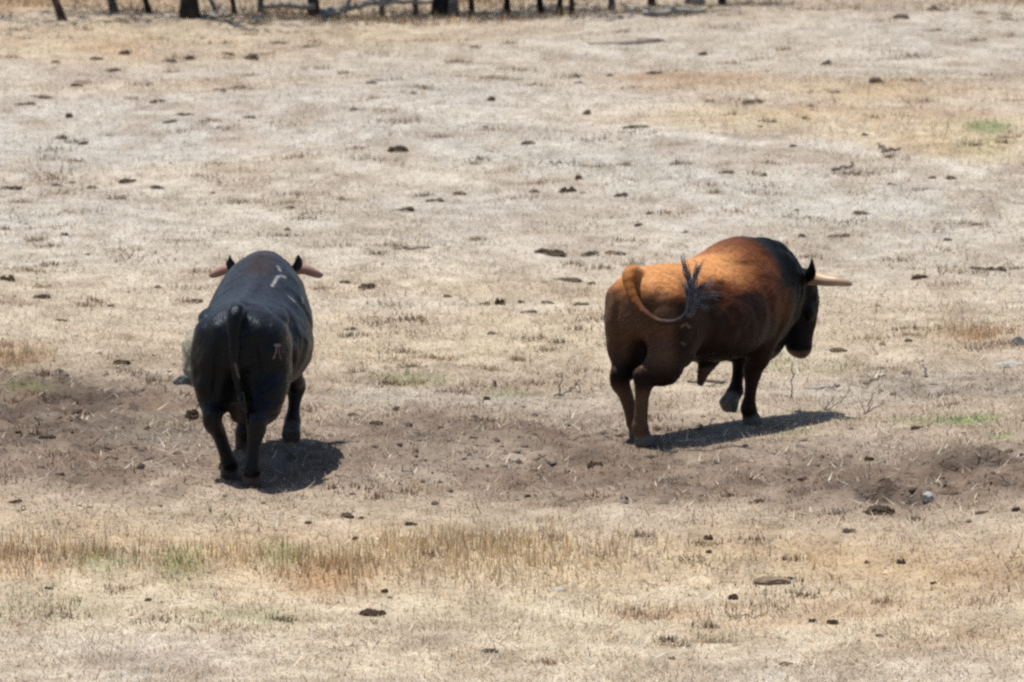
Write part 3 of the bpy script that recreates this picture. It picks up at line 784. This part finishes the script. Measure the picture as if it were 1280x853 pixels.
def hind_leg(bm, s, hx, hz=0.0, hy=None, hock=None, pitch=0.0):
    """hx: x of the hoof; s: side"""
    y0 = .19 * s; hy = hy if hy is not None else .17 * s
    hk = hock or (hx * .6 - .40, y0 * 1.0, .50 + hz)
    pst = Vector((hx - .03, hy, .095 + hz)); fet = Vector((hx - .065, hy, .155 + hz))
    if pitch: fet = Vector((hx - .10, hy, .16 + hz))
    H = Vector(hk)
    loft(bm, [(-.58, .13 * s, 1.22, .20, .12), (-.62, .165 * s, 1.10, .30, .17), (-.65, .18 * s, .94, .32, .19), (-.68 + .1 * (hk[0] + .85), .185 * s, .80, .25, .178),
              ((-.60 + H.x) / 2 - .01, y0, .70, .19, .150), ((H.x * 2 - .6) / 3 + .01, y0, .61 + hz * .5, .142, .118), (H.x + .012, hk[1], H.z + .03, .098, .078),
              (H.x + .006, hk[1], H.z - .05, .086, .070), *[tuple(H.lerp(fet, t)) + (r, r * .88) for t, r in ((.35, .063), (.6, .057), (.85, .060))], tuple(fet) + (.066, .066), tuple(pst) + (.055, .060)], sub=4)
    ball(bm, (H.x - .05, hk[1], H.z + .04), (.042, .030, .07))
    return hoof(bm, (pst.x, pst.y, pst.z - .005), 0, pitch=pitch)

def fore_leg(bm, s, hx, hz=0.0, hy=None, knee=None, pitch=0.0, fet=None):
    y0 = .20 * s; hy = hy if hy is not None else .17 * s
    kn = Vector(knee) if knee else Vector((.56 + (hx - .56) * .55, hy, .42))
    fe = Vector(fet) if fet else Vector((hx - .03, hy, .15 + hz))
    ps = Vector((hx, hy, .095 + hz)) if not fet else fe + Vector((-.055, 0, -.04))
    loft(bm, [(.66, .16 * s, 1.28, .13, .07), (.64, .215 * s, 1.12, .21, .13), (.62, .235 * s, .94, .21, .145), (.57, .225 * s, .80, .165, .125), (.555, y0, .68, .12, .10),
              tuple(Vector((.555, y0, .66)).lerp(kn, .55)) + (.096, .09), tuple(kn + Vector((0, 0, .05))) + (.076, .074), tuple(kn) + (.075, .074), tuple(kn.lerp(fe, .3)) + (.054, .053),
              tuple(kn.lerp(fe, .7)) + (.047, .048), tuple(fe) + (.065, .065), tuple(ps) + (.055, .06)], sub=4)
    return hoof(bm, (ps.x, ps.y, ps.z - .005), 0, pitch=pitch)

def coat_mat(name, rough, gloss, tint=(1, 1, 1, 1)):
    m, t, b = new_mat(name, rough, gloss); b.inputs['Specular Tint'].default_value = tint
    a = t.nodes.new('ShaderNodeAttribute'); a.attribute_name = 'coat'
    tc = t.nodes.new('ShaderNodeTexCoord'); mp = t.nodes.new('ShaderNodeMapping'); mp.inputs['Scale'].default_value = (9, 9, 26)
    n = t.nodes.new('ShaderNodeTexNoise'); n.inputs['Scale'].default_value = 3; n.inputs['Detail'].default_value = 8; n.inputs['Roughness'].default_value = .7
    mr = t.nodes.new('ShaderNodeMapRange'); mr.inputs[1].default_value = .3; mr.inputs[2].default_value = .7; mr.inputs[3].default_value = .5; mr.inputs[4].default_value = 1.5
    sc = t.nodes.new('ShaderNodeVectorMath'); sc.operation = 'SCALE'
    t.links.new(tc.outputs['Object'], mp.inputs[0]); t.links.new(mp.outputs[0], n.inputs['Vector']); t.links.new(n.outputs['Fac'], mr.inputs[0])
    t.links.new(a.outputs['Color'], sc.inputs[0]); t.links.new(mr.outputs[0], sc.inputs['Scale']); t.links.new(sc.outputs[0], b.inputs['Base Color'])
    n2 = t.nodes.new('ShaderNodeTexNoise'); n2.inputs['Scale'].default_value = 5; n2.inputs['Detail'].default_value = 7
    bp = t.nodes.new('ShaderNodeBump'); bp.inputs['Strength'].default_value = .35; bp.inputs['Distance'].default_value = .03
    t.links.new(tc.outputs['Object'], n2.inputs['Vector']); t.links.new(n2.outputs['Fac'], bp.inputs['Height'])
    mp3 = t.nodes.new('ShaderNodeMapping'); mp3.inputs['Scale'].default_value = (14, 60, 14); mp3.inputs['Rotation'].default_value = (.5, .4, 0)
    n3 = t.nodes.new('ShaderNodeTexNoise'); n3.inputs['Scale'].default_value = 2; n3.inputs['Detail'].default_value = 4
    bp3 = t.nodes.new('ShaderNodeBump'); bp3.inputs['Strength'].default_value = .45; bp3.inputs['Distance'].default_value = .012
    t.links.new(tc.outputs['Object'], mp3.inputs[0]); t.links.new(mp3.outputs[0], n3.inputs['Vector']); t.links.new(n3.outputs['Fac'], bp3.inputs['Height'])
    t.links.new(bp.outputs[0], bp3.inputs['Normal']); t.links.new(bp3.outputs[0], b.inputs['Normal'])
    return m

def sstep(a, b, x): 
    t = np.clip((x - a) / (b - a), 0, 1); return t * t * (3 - 2 * t)

def make_bull(label, loc, yaw, tilt, legs, tail, head, coat, mats, marks, sheath=True, scale=(1, 1, 1), tuft=None, back=(0, 0)):
    bm = bmesh.new()
    trunk_loft(bm, *back)
    # muscles and bones under the hide
    for s in (-1, 1):
        ball(bm, (-.50, .235 * s, 1.215), (.16, .10, .09), Euler((R(-25 * s), 0, 0)))        # hook bone
        ball(bm, (-.86, .135 * s, 1.16), (.11, .09, .13))                                # pin bone
        ball(bm, (-.70, .20 * s, 1.06), (.25, .15, .22), Euler((0, R(20), 0)))          # rump muscle
        ball(bm, (.55, .21 * s, 1.0), (.21, .16, .33), Euler((0, R(-16), 0)))          # shoulder
        ball(bm, (.78, .17 * s, 1.08), (.20, .15, .30), Euler((0, R(10), 0)))
    loft(bm, [(-.9, 0, 1.335, .04, .05), (-.6, 0, 1.36, .04, .05), (-.2, 0, 1.335, .04, .05), (.2, 0, 1.36, .05, .06)], sub=4, seg=12)   # backbone
    hz = [hind_leg(bm, s, **kw) for s, kw in ((1, legs['hl']), (-1, legs['hr']))]
    fz = [fore_leg(bm, s, **kw) for s, kw in ((1, legs['fl']), (-1, legs['fr']))]
    # belly, sheath, brisket
    if sheath:
        loft(bm, [(.12, 0, .62, .15, .09), (.08, 0, .55, .10, .065), (.03, 0, .48, .060, .045), (.0, 0, .42, .042, .034), (-.015, 0, .37, .024, .022)], sub=3, seg=16)
    loft(bm, [(-.70, 0, .78, .07, .09), (-.71, 0, .66, .055, .07), (-.71, 0, .56, .065, .085), (-.71, 0, .48, .06, .075), (-.71, 0, .45, .03, .04)], sub=3, seg=16)   # scrotum
    loft(bm, [(.70, 0, .66, .11, .13), (.86, 0, .585, .12, .10), (1.00, 0, .62, .13, .08), (1.12, 0, .78, .14, .08), (1.18, 0, .92, .14, .09)], sub=4, seg=18)   # dewlap
    # neck and head, turned about the neck
    piv = Vector((1.0, 0, 1.2)); Rm = Euler((0, R(head['pitch']), R(head['yaw']))).to_matrix()
    hs = head.get('size', 1.08); hd = Vector((head.get('dx', 0), head.get('dy', 0), head.get('dz', 0)))
    def H(x, y, z): return piv + hd + Rm @ ((Vector((x, y, z)) - piv) * hs)
    def hp(l): return [tuple(H(*q[:3])) + tuple(k_ * hs for k_ in q[3:]) for q in l]
    sd = tuple(Rm @ Vector((0, 1, 0))); dz0 = hd.z; hd.z = dz0 * .3
    nk = head.get('neck', 1.0)
    loft(bm, hp([(.88, 0, 1.20 - (1 - nk) * .3, .30 * nk, .23), (1.00, 0, 1.17 - (1 - nk) * .3, .27 * nk, .20), (1.13, 0, 1.12 - (1 - nk) * .2, .22 * nk, .165), (1.24, 0, 1.06, .16, .125)]), side=sd, sub=4)
    hd.z = dz0
    loft(bm, hp([(1.21, 0, 1.235, .05, .09), (1.225, 0, 1.20, .12, .135), (1.25, 0, 1.10, .165, .135), (1.29, 0, 1.00, .165, .13), (1.325, 0, .88, .13, .10), (1.345, 0, .77, .10, .085),
                 (1.355, 0, .70, .092, .09), (1.355, 0, .655, .07, .075), (1.35, 0, .63, .03, .04)]), side=sd, sub=4)
    for s in (-1, 1):
        loft(bm, hp([(1.22, .10 * s, 1.18, .022, .016), (1.19, .17 * s, 1.19, .036, .018), (1.155, .235 * s, 1.225, .044, .017), (1.135, .25 * s, 1.29, .034, .014), (1.13, .245 * s, 1.345, .014, .008)]), side=tuple(Rm @ Vector((.5, 0, .2))), sub=4, seg=14)
        ball(bm, H(1.33, .115 * s, 1.06), (.035, .022, .03))      # brow
        ball(bm, H(1.30, .13 * s, .94), (.05, .02, .06))          # cheek
        ball(bm, H(1.23, .115 * s, 1.185), (.045, .05, .045))     # horn boss
    # tail
    loft(bm, tail, side=(0, 1, .001), sub=6, seg=14)
    me0 = bpy.data.meshes.new('tmp'); bmesh.ops.recalc_face_normals(bm, faces=bm.faces); bm.to_mesh(me0); bm.free()
    ob = bpy.data.objects.new('tmp', me0); COL.objects.link(ob)
    r_ = ob.modifiers.new('r', 'REMESH'); r_.mode = 'VOXEL'; r_.voxel_size = .0115; r_.adaptivity = 0
    sm = ob.modifiers.new('s', 'SMOOTH'); sm.factor = .5; sm.iterations = 15
    dg = bpy.context.evaluated_depsgraph_get()
    me = bpy.data.meshes.new_from_object(ob.evaluated_get(dg))
    bpy.data.objects.remove(ob); bpy.data.meshes.remove(me0)
    me.name = 'bull'; me.shade_smooth(); me.materials.clear(); me.materials.append(mats['coat'])
    o = bpy.data.objects.new('bull', me); COL.objects.link(o)
    o.location = loc; o.rotation_euler = (0, -tilt, yaw); o.scale = scale
    tag(o, label, 'bull', 'bulls walking away across the field')
    cv = np.empty(len(me.vertices) * 3); nv = np.empty(len(me.vertices) * 3)
    me.vertices.foreach_get('co', cv); me.vertices.foreach_get('normal', nv); cv = cv.reshape(-1, 3); nv = nv.reshape(-1, 3)
    # ease the thighs into the rump
    TQ0 = catmull(tail, 4)[4:, :3]
    td = np.min(np.linalg.norm(cv[:, None, :] - TQ0[None], axis=2), axis=1)
    wS = sstep(.58, .72, cv[:, 2]) * sstep(-.2, -.38, cv[:, 0]) * sstep(.07, .12, td) * sstep(1.22, 1.06, cv[:, 2])
    ed_ = np.empty(len(me.edges) * 2, dtype=np.int32); me.edges.foreach_get('vertices', ed_); ed_ = ed_.reshape(-1, 2)
    deg = np.bincount(ed_.ravel(), minlength=len(cv)).astype(float)
    for _ in range(130):
        sm_ = np.stack([np.bincount(ed_[:, 0], cv[ed_[:, 1], k], len(cv)) + np.bincount(ed_[:, 1], cv[ed_[:, 0], k], len(cv)) for k in range(3)], -1) / deg[:, None]
        cv = cv + (sm_ - cv) * (wS * .7)[:, None]
    fl = np.exp(-(((cv[:, 0] + .30) / .13) ** 2 + ((cv[:, 2] - 1.10) / .15) ** 2)) * (np.abs(cv[:, 1]) > .15)
    rib = np.sin((cv[:, 0] + (cv[:, 2] - 1) * .25) * 2 * math.pi / .115) * np.exp(-(((cv[:, 0] - .12) / .28) ** 2 + ((cv[:, 2] - 1.0) / .2) ** 2)) * (np.abs(cv[:, 1]) > .2)
    sh = np.exp(-(((cv[:, 0] - .33 - (1.1 - cv[:, 2]) * .15) / .05) ** 2)) * np.exp(-((cv[:, 2] - 1.05) / .25) ** 2) * (np.abs(cv[:, 1]) > .15)
    fold = np.sin((cv[:, 0] - (cv[:, 2] - 1.1) * .5) * 2 * math.pi / .11) * np.exp(-(((cv[:, 0] - .95) / .16) ** 2)) * (cv[:, 2] > .75)
    gr = np.exp(-((np.abs(cv[:, 1]) - .135 - (1.0 - cv[:, 2]) * .12) / .028) ** 2) * sstep(-.74, -.84, cv[:, 0]) * sstep(.62, .75, cv[:, 2]) * sstep(1.16, 1.02, cv[:, 2]) * sstep(.05, .09, td)
    th = np.exp(-((cv[:, 0] + .40 + (1.0 - cv[:, 2]) * -.22) / .045) ** 2) * sstep(.66, .78, cv[:, 2]) * sstep(1.15, 1.0, cv[:, 2]) * (np.abs(cv[:, 1]) > .15)
    nz = fbm(cv[:, 0] * 1 + cv[:, 1] * .6 + 5, cv[:, 2] + cv[:, 1] * .5, 7, 3, 4.0) - .5
    cv = cv + nv * (-.045 * fl - .022 * gr - .020 * th + .002 * rib - .022 * sh + .006 * fold + .026 * nz * (cv[:, 2] > .55))[:, None]
    me.vertices.foreach_set('co', cv.ravel()); me.update()
    # colours of the hide
    co = np.empty(len(me.vertices) * 3); me.vertices.foreach_get('co', co); co = co.reshape(-1, 3)
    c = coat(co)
    for q in hz + fz:
        dd = np.linalg.norm((co - np.array(q)) * (1, 1, 1), axis=1)
        wq = np.clip((.115 - dd) / .03, 0, 1); c = c * (1 - wq[:, None]) + np.array(mats['hoof']) * wq[:, None]
    bpy.context.view_layer.update()
    M = o.matrix_world; Mi = M.inverted()
    bvh = BVHTree.FromPolygons([v.co for v in me.vertices], [p.vertices[:] for p in me.polygons])
    oc = Mi @ Vector((0, 0, CAM_H))
    for pts, rad, colr in marks:
        hits = []
        for px, py in pts:
            d = (Mi.to_3x3() @ ray(px, py)).normalized()
            h = bvh.ray_cast(oc, d)
            if h[0] is not None: hits.append(np.array(h[0]))
        for i in range(len(hits)):
            a = hits[i]; b_ = hits[min(i + 1, len(hits) - 1)]; ab = b_ - a; L = max(ab @ ab, 1e-9)
            t_ = np.clip(((co - a) @ ab) / L, 0, 1); dd = np.linalg.norm(co - (a + t_[:, None] * ab), axis=1)
            w_ = np.clip((rad * 1.35 - dd) / (rad * 1.1), 0, 1) * .85 * np.clip(.35 + 1.3 * fbm(co[:, 0] * 6 + co[:, 1] * 3, co[:, 2] * 6 + co[:, 1] * 5, 6, 2, 3.0), 0, 1)
            c = c * (1 - w_[:, None]) + np.array(colr) * w_[:, None]
    if mats.get('tail_cols'):
        TQ = catmull(tail, 6); k0 = 9
        bd = np.full(len(co), 9.0); bt = np.zeros(len(co))
        for i in range(k0, len(TQ)):
            dd = np.linalg.norm(co - TQ[i][:3], axis=1); b2 = dd < bd; bd[b2] = dd[b2]; bt[b2] = i / (len(TQ) - 1)
        tc_ = np.stack([np.interp(bt, [q[0] for q in mats['tail_cols']], [q[1][j] for q in mats['tail_cols']]) for j in range(3)], -1)
        w_ = np.clip((.065 - bd) / .015, 0, 1)[:, None]
        c = c * (1 - w_) + tc_ * w_
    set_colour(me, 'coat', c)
    # horns
    for s in (-1, 1):
        bmh = bmesh.new()
        k = head.get('horn', (0, 0))
        pts = hp([(1.235, .12 * s, 1.19, .052, .050), (1.24, .20 * s, 1.195, .050, .048), (1.255, .28 * s, 1.19, .044, .041), (1.285, .35 * s, 1.175 + k[0] * .6, .037, .034), (1.33, .39 * s, 1.16 + k[0], .026, .025), (1.37, .41 * s, 1.155 + k[0], .010, .010)])
        loft(bmh, pts, side=tuple(Rm @ Vector((0, 0, 1))), sub=6, seg=18)
        mh = bpy.data.meshes.new('horn'); bmesh.ops.recalc_face_normals(bmh, faces=bmh.faces); bmh.to_mesh(mh); bmh.free(); mh.shade_smooth()
        tipc = np.array([H(1.37, .41 * s, 1.155 + k[0])]); hc = np.array([v.co[:] for v in mh.vertices])
        w_ = np.clip(1 - np.linalg.norm(hc - tipc, axis=1) / .10, 0, 1)[:, None]
        set_colour(mh, 'coat', np.array(mats['horn_col']) * (1 - w_) + np.array(mats['tip_col']) * w_)
        mh.materials.append(horn_mat)
        oh = bpy.data.objects.new('horn', mh); COL.objects.link(oh); oh.parent = o
        bme = bmesh.new(); ball(bme, H(1.345, .118 * s, 1.045), (.018, .012, .018))
        mee = bpy.data.meshes.new('eye'); bme.to_mesh(mee); bme.free(); mee.shade_smooth(); mee.materials.append(eye_mat)
        oe = bpy.data.objects.new('eye', mee); COL.objects.link(oe); oe.parent = o
    if tuft:
        v, f = sweep(tuft, 4)
        mesh_obj('tail_tuft', v, f, mats['tuft'], o)
    return o

horn_mat, t_, b_ = new_mat('horn', .45, .4)
a_ = t_.nodes.new('ShaderNodeAttribute'); a_.attribute_name = 'coat'; t_.links.new(a_.outputs['Color'], b_.inputs['Base Color'])
eye_mat, _, b_ = new_mat('eye', .1, .5); b_.inputs['Base Color'].default_value = (.01, .006, .004, 1)
tuft_mat = noise_mat('tail_hair', (.05, .056, .072), (.14, .155, .19), 30, .55, .4, .1)  # dark hair lightened: bluish light on the tuft is painted into its colour

def black_coat(co):
    x, y, z = co.T
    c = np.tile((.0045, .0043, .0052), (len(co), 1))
    c = mix(c, (.024, .026, .031), sstep(1.12, 1.38, z + .15 * (fbm(x * 2, y * 2, 1.5, 3, 9.0) - .5)) * (x > -1.0))  # paler upper back: highlight and sheen painted into the coat colour
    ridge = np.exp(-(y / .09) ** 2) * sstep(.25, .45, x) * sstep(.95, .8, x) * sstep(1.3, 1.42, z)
    c = mix(c, (.045, .024, .017), ridge * .7)
    c = mix(c, (.014, .012, .012), np.clip((fbm(x * 3, y * 3 + z * 2, 2.2, 4, 5.0) - .55) * 4, 0, 1) * .5)
    c = mix(c, (.035, .022, .017), sstep(.6, .3, z) * .5 * (fbm(x * 5 + y * 3, z * 5, 1, 3, 2.0) > .5))
    sc_ = np.exp(-(((x + .71) / .12) ** 2 + (y / .12) ** 2)) * (z < .62) * (z > .4)
    c = mix(c, (.05, .03, .022), sc_)
    return c

def brown_coat(co):
    x, y, z = co.T
    n = fbm(x * 1.2 + 3, z * 2 + y * 1.5, 2.3, 4, 8.0) - .5
    n2 = fbm((x + z * .6) * 5 + 3, y * 2 + (z - x * .4) * 1.4, 2.0, 3, 18.0) - .5
    c = np.tile((.25, .082, .026), (len(co), 1))
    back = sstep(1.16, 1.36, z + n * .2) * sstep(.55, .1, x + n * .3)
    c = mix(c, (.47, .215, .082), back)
    c = mix(c, (.020, .009, .0065), sstep(1.30, 1.08, z + n * .25 + n2 * .12))  # dark reddish flank, deepened by the body's own shade painted into the coat
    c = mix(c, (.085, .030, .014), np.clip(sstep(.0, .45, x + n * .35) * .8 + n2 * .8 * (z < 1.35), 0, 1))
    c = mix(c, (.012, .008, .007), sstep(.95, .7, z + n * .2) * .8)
    c = mix(c, (.0045, .0042, .005), sstep(.45, .68, x + n * .22 - .12 * (z < 1.1)))
    low = sstep(.52, .40, z)
    c = mix(c, (.12, .070, .045), low * .8 * (x < -.3))
    # rump under the tail stays warm brown
    rr_ = sstep(-.78, -.9, x) * sstep(.55, .75, z) * sstep(1.3, 1.1, z)
    c = mix(c, (.115, .064, .040), rr_ * .85)
    # light ring round the muzzle
    mz = sstep(.535, .51, z) * (x > 1.0)
    c = mix(c, (.10, .06, .045), mz)
    c = mix(c, (.085, .042, .025), np.exp(-((x / .15) ** 2 + (y / .1) ** 2)) * (z < .52) * (z > .3))
    return c

# ---- black bull, seen from behind
BL_YAW = math.pi / 2 - R(4.5)
rh = at(328, 609)                      # right hind hoof stands here
def place(p, yaw, lx, ly):
    return Vector((p.x - (math.cos(yaw) * lx - math.sin(yaw) * ly), p.y - (math.sin(yaw) * lx + math.cos(yaw) * ly), 0))
loc = place(rh, BL_YAW, -.90, -.17)
fr_ = loc + Vector((math.cos(BL_YAW) * .6, math.sin(BL_YAW) * .6, 0)); bk_ = loc + Vector((math.cos(BL_YAW) * -.85, math.sin(BL_YAW) * -.85, 0))
tilt = math.atan2(gz(fr_.x, fr_.y) - gz(bk_.x, bk_.y), 1.45); loc.z = gz(bk_.x, bk_.y) + .85 * math.tan(tilt) - .004
black_marks = [
 ([(344, 432), (350, 432)], .008, (.33, .27, .25)), ([(346, 434), (345, 441), (342, 448)], .007, (.22, .17, .16)), ([(349, 434), (349, 442), (351, 449)], .006, (.16, .12, .12)),
 ([(347, 333), (350, 338)], .015, (.27, .27, .29)), ([(357, 347), (352, 345), (347, 346), (344, 352), (340, 358)], .012, (.30, .29, .28)), ([(351, 339), (360, 345), (368, 356)], .005, (.07, .07, .08)),
 ([(361, 371), (368, 377)], .013, (.28, .27, .25)), ([(378, 373), (379, 378)], .013, (.3, .3, .32)), ([(256, 394), (258, 396)], .01, (.05, .09, .10)),
 ([(294, 455), (297, 468), (300, 473)], .009, (.12, .10, .11))]
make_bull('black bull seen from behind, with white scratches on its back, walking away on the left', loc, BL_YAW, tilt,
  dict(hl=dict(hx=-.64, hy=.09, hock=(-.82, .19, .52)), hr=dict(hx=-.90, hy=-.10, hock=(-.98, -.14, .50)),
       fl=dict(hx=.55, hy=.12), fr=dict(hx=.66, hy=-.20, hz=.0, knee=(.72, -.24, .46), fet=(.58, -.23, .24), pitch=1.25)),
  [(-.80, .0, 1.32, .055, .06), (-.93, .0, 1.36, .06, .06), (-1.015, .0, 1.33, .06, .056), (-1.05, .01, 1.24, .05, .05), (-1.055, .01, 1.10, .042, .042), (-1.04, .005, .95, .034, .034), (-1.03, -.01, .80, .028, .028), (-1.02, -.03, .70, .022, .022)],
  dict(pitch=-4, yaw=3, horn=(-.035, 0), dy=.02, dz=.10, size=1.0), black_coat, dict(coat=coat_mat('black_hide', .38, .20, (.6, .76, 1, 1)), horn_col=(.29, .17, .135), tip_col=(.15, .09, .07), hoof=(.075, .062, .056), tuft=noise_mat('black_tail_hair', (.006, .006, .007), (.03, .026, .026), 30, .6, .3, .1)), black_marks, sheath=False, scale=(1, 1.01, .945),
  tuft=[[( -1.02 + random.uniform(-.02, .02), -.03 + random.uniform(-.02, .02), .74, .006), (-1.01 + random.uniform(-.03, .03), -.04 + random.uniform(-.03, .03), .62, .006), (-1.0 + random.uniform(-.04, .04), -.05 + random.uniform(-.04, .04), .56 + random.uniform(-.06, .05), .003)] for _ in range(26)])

# ---- brown bull
BR_YAW = math.pi / 2 - R(34)
hh = at(806, 556)
loc = place(hh, BR_YAW, -.80, -.02)
fr_ = loc + Vector((math.cos(BR_YAW) * .6, math.sin(BR_YAW) * .6, 0)); bk_ = loc + Vector((math.cos(BR_YAW) * -.85, math.sin(BR_YAW) * -.85, 0))
tilt = math.atan2(gz(fr_.x, fr_.y) - gz(bk_.x, bk_.y), 1.45); loc.z = gz(bk_.x, bk_.y) + .85 * math.tan(tilt) - .004
Rz = Matrix.Rotation(-BR_YAW, 3, 'Z')
# tail: (across, up, towards the viewer) in metres from the tail head
head_t = Vector((-.90, 0, 1.33))
def tl(a, u, d): 
    v = Rz @ Vector((a, -d, 0)); return (head_t.x + v.x, head_t.y + v.y, head_t.z + u)
tail_pts = [tl(.10, -.05, -.10) + (.05, .055), tl(-.0, .03, .0) + (.055, .055), tl(-.045, .03, .07) + (.055, .05), tl(-.045, -.06, .13) + (.042, .040), tl(.0, -.17, .18) + (.033, .033), tl(.08, -.26, .24) + (.027, .027),
            tl(.18, -.31, .28) + (.024, .024), tl(.28, -.31, .31) + (.023, .023), tl(.37, -.26, .33) + (.028, .028), tl(.40, -.17, .35) + (.03, .03), tl(.41, -.08, .35) + (.026, .026)]
rt = random.Random(21); tuft = []
def strand(p, q, r, bend=.03):
    m_ = Vector(p).lerp(Vector(q), .5) + Vector((rt.uniform(-bend, bend), rt.uniform(-bend, bend), rt.uniform(-bend, bend)))
    m0 = Vector(p).lerp(Vector(q), .25).lerp(m_, .5); m1 = m_.lerp(Vector(q), .5)
    tuft.append([tuple(p) + (r,), tuple(m0) + (r,), tuple(m_) + (r * .85,), tuple(m1) + (r * .6,), tuple(q) + (r * .25,)])
def wisp(path, n, spread, r):
    """a lock of hair: strands that leave together and part towards the tip"""
    for _ in range(n):
        L = rt.uniform(.6, 1.0); oa, ou, od = rt.gauss(0, spread), rt.gauss(0, spread), rt.gauss(0, spread)
        Q = catmull([tl(*p_) for p_ in path], 4); m_ = max(3, int(len(Q) * L)); out = []
        for i_ in range(m_):
            t_ = i_ / (len(Q) - 1); k_ = .35 + t_ * 1.3
            wv = math.sin(t_ * 9 + oa * 200) * .006
            out.append((Q[i_][0] + oa * k_ + wv, Q[i_][1] + od * k_, Q[i_][2] + ou * k_ + wv, r * (1 - .85 * i_ / (m_ - 1))))
        tuft.append(out)
root_ = (.385, -.25, .345)
wisp([root_, (.405, -.16, .36), (.40, -.06, .37), (.385, .05, .37)], 150, .021, .006)
wisp([(.40, -.12, .36), (.385, .0, .37), (.36, .10, .37), (.318, .23, .37)], 60, .010, .005)
wisp([(.40, -.08, .36), (.43, .03, .37), (.455, .11, .37), (.50, .17, .36)], 40, .010, .0042)
wisp([(.42, -.02, .36), (.44, .06, .37), (.45, .13, .37), (.43, .17, .36)], 10, .006, .0036)
wisp([(.40, -.12, .36), (.47, -.04, .37), (.53, -.01, .37), (.60, .01, .35)], 30, .009, .004)
wisp([(.40, -.16, .36), (.47, -.10, .37), (.55, -.09, .37), (.64, -.10, .34)], 26, .010, .004)
wisp([(.40, -.18, .36), (.46, -.17, .37), (.51, -.19, .36), (.56, -.20, .35)], 20, .010, .004)
wisp([(.395, -.10, .36), (.35, -.04, .37), (.335, .0, .37), (.33, .04, .37)], 8, .006, .0036)
make_bull('reddish-brown bull with black neck and head, its tail swung up, walking right', loc, BR_YAW, tilt,
  dict(hl=dict(hx=-.60, hy=.16, hock=(-.82, .19, .53)), hr=dict(hx=-.80, hy=-.02, hock=(-.91, -.08, .56)),
       fl=dict(hx=.70, hy=.14, knee=(.80, .16, .48), fet=(.68, .13, .24), pitch=1.1), fr=dict(hx=.50, hy=-.12)),
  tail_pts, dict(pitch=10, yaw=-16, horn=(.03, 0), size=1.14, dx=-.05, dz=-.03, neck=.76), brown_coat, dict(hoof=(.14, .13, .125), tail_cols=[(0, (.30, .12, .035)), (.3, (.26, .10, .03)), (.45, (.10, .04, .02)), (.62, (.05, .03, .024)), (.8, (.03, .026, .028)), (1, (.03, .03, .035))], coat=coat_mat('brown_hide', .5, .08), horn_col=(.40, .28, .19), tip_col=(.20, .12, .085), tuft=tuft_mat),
  [([(852, 408), (858, 405), (862, 409)], .012, (.20, .13, .09)), ([(852, 429), (857, 431)], .010, (.12, .09, .07)), ([(803, 458), (806, 462)], .012, (.22, .12, .08))], scale=(1, 1, .955), back=(.035, -.06),
  tuft=tuft)
